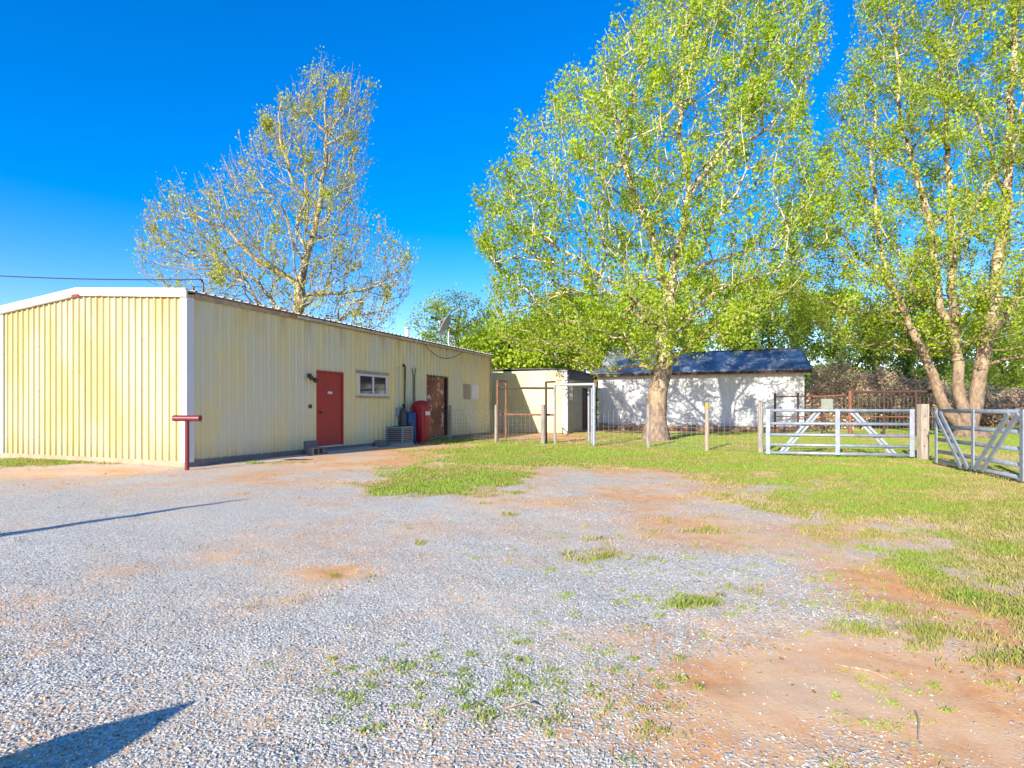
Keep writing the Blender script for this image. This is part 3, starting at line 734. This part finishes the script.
# rusty pen frame
fr=thing('pipe_frame','rusty pipe frame of tall posts and two rails before the cream wall','pipe frame')
def P3(px,Y,z): return ((px-512)/F*Y,Y,z)
for (px,Y,z,m) in ((497.5,21.9,2.33,'rust'),(506,24.4,2.42,'rust'),(546,21.3,2.25,'rust_dark')):
    MB().tube([P3(px,Y,-.1),P3(px,Y,z)],.045,8).build('post',M[m],fr)
mb=MB(); mb.tube([P3(497.5,21.9,2.33),P3(506,24.4,2.42)],.035,8); mb.build('top_bar',M['rust'],fr)
MB().tube([P3(498,22,2.06),P3(555,21.2,2.02)],.042,8).build('rail',M['rust_dark'],fr)
MB().tube([P3(498,22,1.06),P3(555,21.2,1.05)],.038,8).build('rail',M['rust'],fr)
MB().tube([P3(546,21.3,2.25),P3(555,20.7,2.24)],.035,8).build('top_bar',M['rust_dark'],fr)
ar=thing('gate_arch','pale grey pipe arch framing a narrow walkway beside the cream outbuilding','gate arch')
MB().tube([P3(555,20.6,-.1),P3(555,20.6,2.12)],.05,10).build('post',M['post'],ar)
MB().tube([P3(594,19.5,-.1),P3(594,19.5,2.10)],.055,10).build('post',M['galv'],ar)
MB().tube([P3(554,20.6,2.12),P3(594.8,19.5,2.10)],.045,10).build('top_bar',M['galv_light'],ar)
gl=thing('walk_gate','narrow grey gate leaf standing open under the pipe arch','gate')
a=P3(588.5,20.7,.1); b=P3(592,19.65,.1)
mb=MB()
mb.tube([a,(a[0],a[1],1.88),(a[0]*.7+b[0]*.3,a[1]*.7+b[1]*.3,1.97),(b[0],b[1],1.97),b,a],.028,8,cap=False); mb.build('frame',M['galv'],gl)
mb=MB()
for k in range(1,8):
    mb.tube([(a[0],a[1],.1+.24*k),(b[0],b[1],.1+.24*k)],.006,4)
for k in range(1,5):
    t=k/5; mb.tube([(a[0]+(b[0]-a[0])*t,a[1]+(b[1]-a[1])*t,.1),(a[0]+(b[0]-a[0])*t,a[1]+(b[1]-a[1])*t,1.93)],.006,4)
mb.build('wire_infill',M['wire'],gl)

# steel gates
def steel_gate(a,b,label,vee):
    a=Vector((*a,0)); b=Vector((*b,0)); L=(b-a).length; rz=math.atan2(b.y-a.y,b.x-a.x)
    t=thing('farm_gate',label,'gate',(a.x,a.y,0),rz,'galvanised farm gates')
    zs=[.10,.315,.585,.885,1.235]
    for i,zz in enumerate(zs):
        MB().tube([(0,0,zz),(L,0,zz)],.041,12).build('rail',M['galv'],t,smooth=True)
    for x0 in (.03,L-.13): MB().box(x0,x0+.11,-.066,-.043,.06,1.275).build('upright',M['galv'],t,bevel=.004)
    MB().box(L/2-.055,L/2+.055,-.066,-.043,.07,1.27).build('centre_upright',M['galv'],t,bevel=.004)
    s=.038
    if vee: prs=[((.10,1.2),(L*.38,.10)),((.38,1.2),(L*.46,.10)),((L-.12,1.2),(L*.62,.10)),((L-.42,1.2),(L*.54,.10))]
    else: prs=[((.38,.10),(L*.36,1.2)),((.50,.10),(L*.39,1.2)),((L-.50,.10),(L*.59,1.2)),((L-.38,.10),(L*.62,1.2))]
    for (x0,z0),(x1,z1) in prs:
        MB().bar((x0,.06,z0),(x1,.06,z1),.035,.06,up=(0,0,1)).build('brace',M['galv'],t) if not vee else MB().bar((x0,-.086,z0),(x1,-.086,z1),.035,.08).build('brace',M['galv'],t)
    for zz in (.2,1.1): MB().tube([(L-.02,0,zz),(L+.10,0,zz)],.012,6).build('hinge',M['dark_metal'],t)
    return t
steel_gate((6.83,15.7),(10.22,14.72),'closed galvanised five bar gate between the grey and tan posts',False)
steel_gate((9.68,13.2),(8.68,9.75),'open galvanised gate with V braces swung towards the gravel',True)
o=thing('gate_post','round grey post holding the swung open gate','post',(8.72,9.52,0)); MB().tube([(0,0,-.1),(0,0,1.5)],.07,10).build('post',M['post'],o)

# corral behind
cf=thing('corral_fence','dark rusty pipe corral fence with wire behind the closed gate','fence')
cps=[(775,27.6),(798,27.2),(822,27.0),(850,26.7),(884,26.4),(916,26.1),(945,25.9)]
for i,(px,Y) in enumerate(cps):
    zt_=2.0
    MB().tube([P3(px,Y,-.1),P3(px,Y,zt_+(.1 if i in(3,) else 0))],.05 if i!=3 else .08,8).build('post',M['rust_dark'] if i not in(3,) else M['rust'],cf)
mb=MB(); mb.tube([P3(846,26.75,2.02)]+[P3(px,Y,2.04) for px,Y in cps[4:]],.065,8); mb.build('rail',M['rust_dark'],cf)
mb=MB(); mb.tube([P3(px,Y,1.84) for px,Y in cps[:3]]+[P3(846,26.75,1.9)],.035,8); mb.build('rail',M['rust'],cf)
mb=MB(); mb.tube([P3(px,Y,.9) for px,Y in cps],.028,6); mb.build('rail',M['rust'],cf)
wiremesh([(P3(*cps[i],0)[:2],P3(*cps[i+1],0)[:2]) for i in range(len(cps)-1)],cf,z1=1.8,nh=10)
s=MB().box(-.27,.27,-.02,.02,-.30,.30).build('sign_board',simple('grey_sign_paint',(.32,.34,.29),.7,var=.3,scale=4),None,bevel=.01); s.location=P3(827,26.8,1.42); tag(s,'blank white square board hung on the rusty corral fence','sign')

# overhead line and its pole; unseen pole and stone added only for their shadows
A=Vector(loc1(.74,.5,4.33)); Bp=Vector((-24.5,18.4,6.4))
mb=MB(); mb.tube([A.lerp(Bp,t)-Vector((0,0,.30*4*t*(1-t))) for t in np.linspace(0,1,20)],.014,5); o=mb.build('power_line',M['black_cable']); tag(o,'black overhead power line running to the yellow building roof','cable')
up=thing('utility_pole','tall brown wooden utility pole far left of the yellow building','pole',(-24.5,18.4,0))
MB().tube([(0,0,-.3),(0,0,7.2)],[.16,.11],12).build('pole',M['post'],up); MB().box(-.9,.9,-.06,.06,6.5,6.62).build('crossarm',M['post'],up)
SD_=(.52,1.0,-.36)
wp=thing('shadow_pole','slender wooden pole added out of view to cast a shadow on the gravel','pole',(-7.82,1.62,0))  # out of view; put here to throw the thin shadow
MB().tube([(0,0,-.2),(.02,0,1.5),(.02,.0,2.2),(.05,0,3.0)],[.13,.12,.085,.03],10).build('pole',M['post'],wp)
MB().tube([(.0,0,2.0),(-.04,0,2.25),(-.05,0,2.5)],[.05,.035,.012],8).build('branch_stub',M['post'],wp)
bo=bpy.data.objects.new('boulder',rockmesh(9,mat=simple('grey_boulder',(.32,.31,.29),.9,bump=.5),name='boulder')); col.objects.link(bo)  # unseen stone, shaped and added for the broad foreground shadow
bo.location=(-2.62,.55,.2); bo.scale=(.33,.30,.66); tag(bo,'upright grey boulder added out of view to shade the near gravel','boulder')

# ------------------------------------------------------------------ trees
def inpoly(x,z,poly):
    ins=np.zeros(np.shape(x),bool); n=len(poly)
    for i in range(n):
        ax,ay=poly[i]; bx,by=poly[(i+1)%n]
        ins^=((ay>z)!=(by>z))&(x<(bx-ax)*(z-ay)/((by-ay) if by!=ay else 1e-9)+ax)
    return ins
def grow_tree(name,label,cat,Y0,poly_px,limbs,natt,leafn,leafsz,lmat,bmat,seed,bf=.35,spread=.30,step=.55,twig=.011,flat=.85,group=None,leaf_r=.045,deep=None,tonebase=.5,updrift=.16,maxdepth=5.5,px0=None,clump=.7,shoots=.0,shootlen=1.0,expo=2.25):
    rng=np.random.default_rng(seed)
    W=lambda px,py,dy=0: ((px-512)/F*Y0, Y0+dy, H+(HZ-py)*Y0/F)
    poly=[(W(a,b)[0],W(a,b)[2]) for a,b in poly_px]
    base=W(*limbs[0][0][0][:2]); bx,by=base[0],base[1]
    P=[];par=[];rad=[];pl=[]
    def addn(p,pa,r):
        P.append(p);par.append(pa);rad.append(r)
        pl.append(0 if pa<0 else pl[pa]+math.dist(p,P[pa])); return len(P)-1
    for pts,(r0,r1),root in limbs:
        q=[W(*((p[0],p[1],p[2]) if len(p)>2 else (p[0],p[1]))) for p in pts]
        if root is None: cur=-1
        else:
            d=[math.dist(q[0],x) for x in P]; cur=int(np.argmin(d))
            q[0]=P[cur]
        tot=sum(math.dist(q[i],q[i+1]) for i in range(len(q)-1)); acc=0
        if cur<0: cur=addn(q[0],-1,r0)
        for i in range(len(q)-1):
            L=math.dist(q[i],q[i+1]); k=max(1,int(L/step))
            for j in range(1,k+1):
                t=j/k; w=.05 if j<k else 0
                p=tuple(q[i][c]+(q[i+1][c]-q[i][c])*t+rng.normal(0,w) for c in range(3))
                cur=addn(p,cur,r0+(r1-r0)*(acc+L*t)/tot)
            acc+=L
    P_=np.zeros((60000,3)); n=len(P); P_[:n]=P; PL=np.zeros(60000); PL[:n]=pl
    # sample attractors
    xs=[a for a,b in poly]; zs=[b for a,b in poly]; A=[]
    zgrid=np.linspace(min(zs),max(zs),40); hw=[]
    xx=np.linspace(min(xs),max(xs),200)
    for zz in zgrid:
        m=inpoly(xx,np.full(200,zz),poly); hw.append((xx[m].min(),xx[m].max()) if m.any() else (bx,bx))
    hw=np.array(hw)
    while len(A)<natt:
        X=rng.uniform(min(xs),max(xs),4000); Z=rng.uniform(min(zs),max(zs),4000)
        k=inpoly(X,Z,poly); X=X[k];Z=Z[k]
        lo=np.interp(Z,zgrid,hw[:,0]); hi=np.interp(Z,zgrid,hw[:,1]); c=(lo+hi)/2; h=np.maximum((hi-lo)/2,.3)
        dp=np.minimum(h*flat,maxdepth)*np.sqrt(np.clip(1-((X-c)/h)**2,0,1)+.03)
        dp=dp*np.clip((max(zs)-Z)/(.4*(max(zs)-min(zs))),.06,1)**.6; D=(rng.random(len(X))*2-1); D=np.sign(D)*np.abs(D)**.75*dp
        A+=list(zip(X,Y0+D,Z))
    A=np.array(A[:natt]); 
    d0=np.array([np.min(np.linalg.norm(P_[:n]-a,axis=1)) for a in A])
    A=A[np.argsort(d0+rng.random(len(A))*.8)]
    tips=[]
    for a in A:
        Q=P_[:n]; dv=a-Q; d=np.linalg.norm(dv,axis=1)
        cost=d*(1+.35*np.clip(-dv[:,2]/(d+1e-6)+.15,0,2))+bf*PL[:n]
        i=int(np.argmin(cost)); L=d[i]
        if L<.12: continue
        k=max(1,int(L/step)); s=Q[i].copy(); cur=i
        for j in range(1,k+1):
            t=j/k; p=s+(a-s)*t; p[2]-=updrift*L*math.sin(pi*t)*.6
            p+=rng.normal(0,.05,3)*(1 if j<k else 0)
            P.append(tuple(p));par.append(cur);rad.append(0); pl.append(PL[cur]+math.dist(p,P_[cur])); P_[n]=p; PL[n]=pl[-1]; cur=n; n+=1
        tips.append(cur)
    for i_ in tips:
        if rng.random()<shoots:
            p0=P_[i_]; o_=np.array([p0[0]-bx,(p0[1]-by),0]); o_/=np.linalg.norm(o_)+.01
            L=rng.uniform(.4,1.0)*shootlen; cur=i_
            dv=o_*.35+np.array([rng.normal(0,.2),rng.normal(0,.2),1.0]); dv/=np.linalg.norm(dv)
            for j in (1,2):
                p=p0+dv*L*j/2+rng.normal(0,.03,3); P.append(tuple(p));par.append(cur);rad.append(0);pl.append(0);cur=n;P_[n]=p;n+=1
    n=len(P); PA=np.array(P); kids=[[] for _ in range(n)]
    for i in range(n):
        if par[i]>=0: kids[par[i]].append(i)
    pr=np.zeros(n)
    for i in range(n-1,-1,-1):
        pr[i]=(sum(pr[c]**expo for c in kids[i]) )**(1/expo) if kids[i] else twig
        pr[i]=max(pr[i],twig)
    rr=np.where(np.array(rad)>0,np.maximum(np.array(rad),0),pr)
    rr=np.array([rr[i] if rad[i]>0 else min(pr[i],rr[par[i]]*.85 if par[i]>=0 else 9) for i in range(n)]) if True else rr
    for i in range(n):
        if rad[i]==0 and par[i]>=0: rr[i]=max(min(pr[i],rr[par[i]]*.92),twig*.8)
    t=thing(name,label,cat,(bx,by,0),0,group); off=np.array([bx,by,0])
    mb=MB(); done=[False]*n
    stack=[0]
    starts=[0]
    while starts:
        s=starts.pop(); ch=[s]
        if par[s]>=0: ch=[par[s],s]
        cur=s
        while kids[cur]:
            nx_=max(kids[cur],key=lambda c: rr[c]+ (1 if rad[c]>0 else 0)); 
            for c in kids[cur]:
                if c!=nx_: starts.append(c)
            ch.append(nx_); cur=nx_
        R_=[rr[c] for c in ch]
        if par[s]>=0: R_[0]=min(R_[0],R_[1]*1.15)
        R_[-1]*=.5
        sides=12 if max(R_)>.15 else (7 if max(R_)>.05 else 4 if max(R_)>.02 else 3)
        pts=[PA[c]-off for c in ch]
        if s==0: R_[0]*=1.45; 
        mb.tube(pts,R_,sides,cap=False)
    tr=mb.build('trunk',bmat,t,smooth=True)
    # leaves
    thin=[i for i in range(n) if rr[i]<leaf_r and par[i]>=0]
    if leafn>0:
        thin=np.array(thin); wgt=np.where(np.array([len(kids[i])==0 for i in thin]),3.0,1.0); wgt=wgt*np.exp(rng.normal(0,clump,len(thin))); wgt/=wgt.sum()
        per=rng.choice(thin,leafn,p=wgt); tt=rng.random(leafn)[:,None]
        C=PA[per]*tt+PA[np.array(par)[per]]*(1-tt)+rng.normal(0,spread,(leafn,3))
        C=C-off
        dn=rng.normal(0,1,(leafn,3)); dn/=np.linalg.norm(dn,axis=1)[:,None]
        nr=rng.normal(0,1,(leafn,3)); nr[:,2]+=.5
        u=np.cross(dn,nr); u/=np.linalg.norm(u,axis=1)[:,None]; nn=np.cross(u,dn)
        sz=leafsz*(.55+.8*rng.random(leafn))[:,None]
        V=np.stack([C-dn*sz*.5, C+u*sz*.42+nn*sz*.10, C+dn*sz*.55, C-u*sz*.42+nn*sz*.10],1)
        zz=C[:,2]; cl=vnoise(C[:,0]*.7+C[:,1]*.3,zz*.7+C[:,1]*.25,seed)
        tone=np.clip(tonebase+(cl-.5)*.7+rng.normal(0,.17,leafn),0,1)
        np_mesh('crown',V.reshape(-1,3),np.arange(leafn*4).reshape(-1,4),lmat,t,attrs={'tone':np.repeat(tone,4)})
    return t

syc_poly=[(484,262),(480,220),(496,180),(526,150),(551,114),(578,88),(614,66),(628,26),(650,-20),(665,-70),(715,-100),(765,-75),(785,-20),(815,30),(820,66),(798,100),(792,150),(812,200),(815,260),(800,305),(775,335),(720,352),(690,362),(640,366),(600,372),(560,362),(520,355),(490,330),(492,300)]
grow_tree('sycamore_tree','large leafy sycamore with forked cream trunk in front of the white shed','tree',22.8,syc_poly,[
 ([(656,443),(656,420),(658,390),(664,350),(668,315),(668,292)],(.42,.27),None),
 ([(668,292),(650,240,-.4),(626,190,-.8),(612,140,-1),(600,80,-1)],(.19,.05),1),
 ([(668,292),(684,235,.3),(693,190,.5),(722,150,.5),(765,130,.2)],(.21,.06),1),
 ([(693,190,.5),(684,120,.8),(690,50,1),(700,-30,1)],(.13,.04),1),
 ([(668,292),(712,258,1),(760,240,1.6),(800,236,2)],(.12,.04),1),
 ([(664,340),(620,300,-1.2),(570,270,-2),(530,250,-2.5)],(.10,.03),1),
 ([(664,335),(640,300,2),(600,260,3.5),(560,240,4)],(.10,.03),1),
 ([(666,325),(700,300,-2),(740,290,-3)],(.09,.03),1),
 ],1800,112000,.098,M['leaf_syc'],M['bark_syc'],5,bf=.30,spread=.15,maxdepth=5.2,shoots=.7,shootlen=1.1)
r_poly=[(815,160),(842,115),(866,64),(866,0),(885,-60),(930,-100),(1000,-120),(1080,-110),(1150,-40),(1190,80),(1190,240),(1140,330),(1060,370),(960,350),(900,350),(850,330),(810,320),(780,290),(785,220)]
grow_tree('sycamore_tree','leafy sycamore clump with several leaning cream trunks behind the open gate','tree',25.0,r_poly,[
 ([(968,441),(968,432),(962,425)],(.75,.5),None),
 ([(965,430),(945,408),(927,362),(910,326),(898,299),(871,275,-.6),(844,263,-1)],(.25,.05),1),
 ([(910,326),(898,280,.5),(888,230,.6),(880,160,.6),(885,80,.6)],(.13,.04),1),
 ([(965,430),(959,395),(955,335),(952,275),(951,230),(948,150),(945,60)],(.25,.05),1),
 ([(955,335),(940,311),(928,266,-.4),(921,230,-.6),(914,205,-.6),(900,120),(897,30)],(.17,.04),1),
 ([(965,430),(976,404),(984,350),(996,299),(1001,245),(1008,206),(1011,120),(1016,20),(1020,-60)],(.30,.06),1),
 ([(984,350),(1030,290,.5),(1060,220,1),(1080,140,1)],(.18,.05),1),
 ([(1008,206),(960,130,-1),(930,100,-1.3)],(.10,.03),1),
 ([(951,240),(985,160,-1.5),(990,80,-2)],(.10,.03),1),
 ],2300,180000,.10,M['leaf_olive'],M.setdefault('bark_clump',bark('mottled_sycamore_bark',(.33,.23,.155),(.52,.41,.25),(.12,.08,.05),7.0)),8,bf=.30,spread=.19,maxdepth=5.0,shoots=.6)
l_poly=[(156,250),(166,216),(205,200),(238,168),(262,158),(264,118),(288,110),(303,76),(330,70),(366,90),(372,118),(362,140),(370,165),(355,200),(362,232),(385,228),(405,250),(408,290),(385,335),(320,350),(240,325),(180,300),(145,282)]
grow_tree('budding_tree','tall sparsely budding tree with grey twigs behind the yellow metal building','tree',32.0,l_poly,[
 ([(298,441),(298,370),(298,310),(299,284)],(.42,.30),None),
 ([(299,284),(308,251),(319,208),(325,169),(327,134),(345,112)],(.22,.05),1),
 ([(308,251),(292,227,.6),(300,192,1),(296,150,1)],(.12,.04),1),
 ([(319,208),(300,190,-1),(290,150,-1.4),(292,110,-1.4)],(.09,.03),1),
 ([(299,290),(285,276),(257,258,-1),(237,235,-1.5),(198,223,-2)],(.16,.04),1),
 ([(298,318),(268,303,1),(245,274,1.6),(198,255,2),(163,238,2)],(.14,.035),1),
 ([(298,300),(318,292,.5),(340,290,.8),(374,282,1),(395,265,1)],(.13,.035),1),
 ],2000,19000,.12,M['leaf_sparse'],M['bark_grey'],12,bf=.28,spread=.17,twig=.0115,maxdepth=5,clump=1.4,shoots=.8,shootlen=1.3)
# a mid-distance tree, shrubs and far trees behind
def ell(cx,cy,rx,ry,n=14,j=.12,seed=0):
    rr=random.Random(seed); return [(cx+rx*cos(2*pi*k/n)*(1+rr.uniform(-j,j)),cy-ry*sin(2*pi*k/n)*(1+rr.uniform(-j,j))) for k in range(n)]
def bgtree(name,label,Y,cx,cy,rx,ry,nleaf,sz,lm,seed,bark='bark_dark',tone=.5,natt=260,fork=None,group=None,r0=.22):
    gy=HZ+H*F/Y
    limbs=[([(cx,gy),(cx+2,min(cy+ry*.75,gy-6)),(cx,cy+ry*.35)],(r0,r0*.6),None)]
    for k,(a,b) in enumerate(((-.5,-.1),(.5,0),(.1,-.45),(-.2,.2))):
        limbs.append(([(cx,cy+ry*.35),(cx+rx*a*.5,cy+ry*(.1+b*.5),(k-1.5)*.8),(cx+rx*a,cy+ry*b,(k-1.5)*1.5)],(r0*.5,r0*.2),1))
    return grow_tree(name,label,'tree' if 'tree' in name else 'shrub',Y,ell(cx,cy,rx,ry,seed=seed),limbs,natt,nleaf,sz,lm,M[bark],seed,bf=.3,spread=.35,step=.9,twig=.02,maxdepth=4.5,tonebase=tone,group=group,leaf_r=.09)
bgtree('leafy_tree','small rounded dark trunked tree behind the satellite dish',46,456,324,42,31,6000,.17,M['leaf_olive'],21,tone=.75,natt=170,r0=.30)
bgtree('leafy_shrub','bright yellow green shrub beyond the end of the yellow building',39,505,350,42,30,9000,.22,M['leaf_syc'],22,tone=.75)
bgtree('leafy_tree','yellow green tree directly behind the cream outbuilding',44,566,332,52,42,14000,.22,M['leaf_olive'],23,tone=.55)
bgtree('leafy_tree','green tree behind the left end of the white shed',50,628,325,50,48,13000,.24,M['leaf_bright'],24,tone=.8)
bgtree('leafy_tree','mid green tree behind the middle of the white shed',52,700,322,55,45,13000,.24,M['leaf_bright'],25,tone=.8)
bgtree('leafy_tree','vivid green tree behind the right end of the white shed',50,768,318,42,42,12000,.24,M['leaf_bright'],26,tone=.8)
bgtree('leafy_tree','green tree beyond the brushwood right of the white shed',48,838,332,50,44,11000,.24,M['leaf_bright'],27,tone=.8)
bgtree('leafy_tree','dark green tree behind the leaning sycamore trunks',46,908,338,48,50,11000,.24,M['leaf_dark'],28,tone=.8,r0=.4)
bgtree('leafy_tree','tree filling the gap between the leaning trunks and the frame edge',52,1000,345,55,42,11000,.24,M['leaf_bright'],29,tone=.8)
bgtree('leafy_tree','far green tree beyond the right hand lawn',55,1075,330,60,60,9000,.3,M['leaf_olive'],30)
for i,(cx,rx,Y,ry) in enumerate(((838,34,35,27),(880,34,37,24),(925,34,36,20),(975,40,40,16),(815,18,33,18),(1020,34,38,15))):
    cy=HZ+H*F/Y-ry+ (0)
    lab=['wide dry brown brushwood thicket right of the white shed','dry brown thicket behind the middle of the corral fence','low dry thicket left of the leaning trunks','low brown scrub behind the leaning trunks','small brown bush touching the white shed corner','brown scrub seen through the open gate'][i]
    gy=HZ+H*F/Y
    grow_tree('dry_thicket',lab,'thicket',Y,ell(cx,gy-ry*1.12,rx,ry*1.35,seed=i),[([(cx,gy),(cx,gy-3)],(.08,.07),None),([(cx,gy-3),(cx-rx*.6,gy-ry*.6)],(.05,.03),1),([(cx,gy-3),(cx+rx*.6,gy-ry*.7)],(.05,.03),1),([(cx,gy-3),(cx+2,gy-ry)],(.05,.03),1)],
      1500,9000,.13,M['leaf_dry'] if 'leaf_dry' in M else M.setdefault('leaf_dry',leaf('dry_leaves',[(0,(.50,.35,.24)),(.6,(.72,.54,.40)),(1,(.58,.56,.24))],.2)),M['brush'],60+i,bf=.15,spread=.2,twig=.012,step=.5,maxdepth=2.2)
# far wood closing the horizon
def farwood():
    n=90000; Xs=RNG.uniform(-160,200,n); Yc=95+14*fbm(Xs,Xs*0,20,2,2)+RNG.uniform(-6,6,n); top=6.0+5.5*fbm(Xs,Xs*0+3,7,4,6)
    Z=top*RNG.random(n)**.7
    C=np.stack([Xs,Yc,Z],-1); dn=RNG.normal(0,1,(n,3)); dn/=np.linalg.norm(dn,axis=1)[:,None]; u=np.cross(dn,RNG.normal(0,1,(n,3))); u/=np.linalg.norm(u,axis=1)[:,None]
    s=(.5+.5*RNG.random(n))[:,None]
    V=np.stack([C-dn*s*.5,C+u*s*.4,C+dn*s*.5,C-u*s*.4],1)
    tone=np.clip(vnoise(Xs*.2,Z*.3,4)+RNG.normal(0,.15,n),0,1)
    o=np_mesh('far_wood',V.reshape(-1,3),np.arange(n*4).reshape(-1,4),M['leaf_dark'],attrs={'tone':np.repeat(tone,4)})
    tag(o,'distant low green woodland along the horizon','woodland',kind='stuff')
farwood()

# fallen leaves, twigs
n=260; lx=[];ly=[]
for (px,py,rx,ry,k) in ((780,650,120,50,30),(940,640,80,50,26),(500,690,250,60,14),(250,600,250,90,8),(620,560,150,40,14)):
    for i in range(k):
        q=gat(px+rx*random.gauss(0,.5),max(py+ry*random.gauss(0,.5),500)); lx.append(q[0]); ly.append(q[1])
lx=np.array(lx);ly=np.array(ly);n=len(lx); a=RNG.random(n)*6.28; s=.010+.012*RNG.random(n); z=gz(lx,ly)+.006
V=np.stack([np.stack([lx+np.cos(a+q)*s*r,ly+np.sin(a+q)*s*r,z+dz*s],-1) for q,r,dz in ((0,1,.3),(1.6,.6,0),(3.14,1,.4),(4.7,.6,.1))],1)
o=np_mesh('fallen_leaves',V.reshape(-1,3),np.arange(n*4).reshape(-1,4),leaf('fallen_leaf',[(0,(.30,.17,.07)),(.6,(.48,.32,.12)),(1,(.60,.48,.16))],.15),attrs={'tone':np.repeat(RNG.random(n),4)})
tag(o,'dry tan leaves scattered over the gravel and dirt','fallen leaves',kind='stuff')
for (x0,y0,x1,y1,lab) in ((835,668,905,690,'long pale twig lying on the orange dirt'),(505,712,540,710,'short brown twig lying on the weedy gravel'),(915,715,918,745,'thin dark twig lying on the bare dirt at lower right')):
    a=gat(x0,y0); b=gat(x1,y1); m=((a[0]+b[0])/2+.02,(a[1]+b[1])/2+.015)
    o=MB().tube([(*a,.018),(*m,.03),(*b,.016)],[.004,.0045,.002],5).build('twig',M['post_tan']); tag(o,lab,'twig')

# ------------------------------------------------------------------ light, world, camera
sd=Vector((.60,1.0,-.45)).normalized()
sun=bpy.data.lights.new('sun','SUN'); sun.energy=4.6; sun.angle=R(.5); sun.color=(1.0,.93,.80)
so=bpy.data.objects.new('sun',sun); col.objects.link(so); so.rotation_euler=sd.to_track_quat('-Z','Y').to_euler()
w=bpy.data.worlds.new('World'); scn.world=w; w.use_nodes=True; nt=w.node_tree
sky=nt.nodes.new('ShaderNodeTexSky'); sky.sky_type='NISHITA'; sky.sun_disc=False
sky.sun_elevation=math.asin(-sd.z); sky.sun_rotation=math.atan2(-sd.x,-sd.y); sky.altitude=300; sky.air_density=1.0; sky.dust_density=.3; sky.ozone_density=2.0
hs=nt.nodes.new('ShaderNodeHueSaturation'); hs.inputs['Saturation'].default_value=1.6
tn=nt.nodes.new('ShaderNodeMix'); tn.data_type='RGBA'; tn.blend_type='MULTIPLY'; tn.inputs[0].default_value=1; tn.inputs[7].default_value=(1.0,.83,1.10,1)
nt.links.new(sky.outputs[0],hs.inputs['Color']); nt.links.new(hs.outputs[0],tn.inputs[6]); bg=nt.nodes['Background']; nt.links.new(tn.outputs[2],bg.inputs[0]); bg.inputs[1].default_value=.15
cam=bpy.data.cameras.new('camera'); co=bpy.data.objects.new('camera',cam); col.objects.link(co)
co.location=(0,0,H); co.rotation_euler=(R(90),0,0); cam.sensor_width=36; cam.lens=F/1024*36; cam.shift_y=(HZ-384)/1024; cam.clip_end=3000; cam.clip_start=.05
scn.camera=co
vs_=scn.view_settings; vs_.view_transform='Standard'; vs_.look='None'; vs_.gamma=1; vs_.exposure=.85; vs_.use_curve_mapping=False
scn.render.resolution_x=1024; scn.render.resolution_y=768
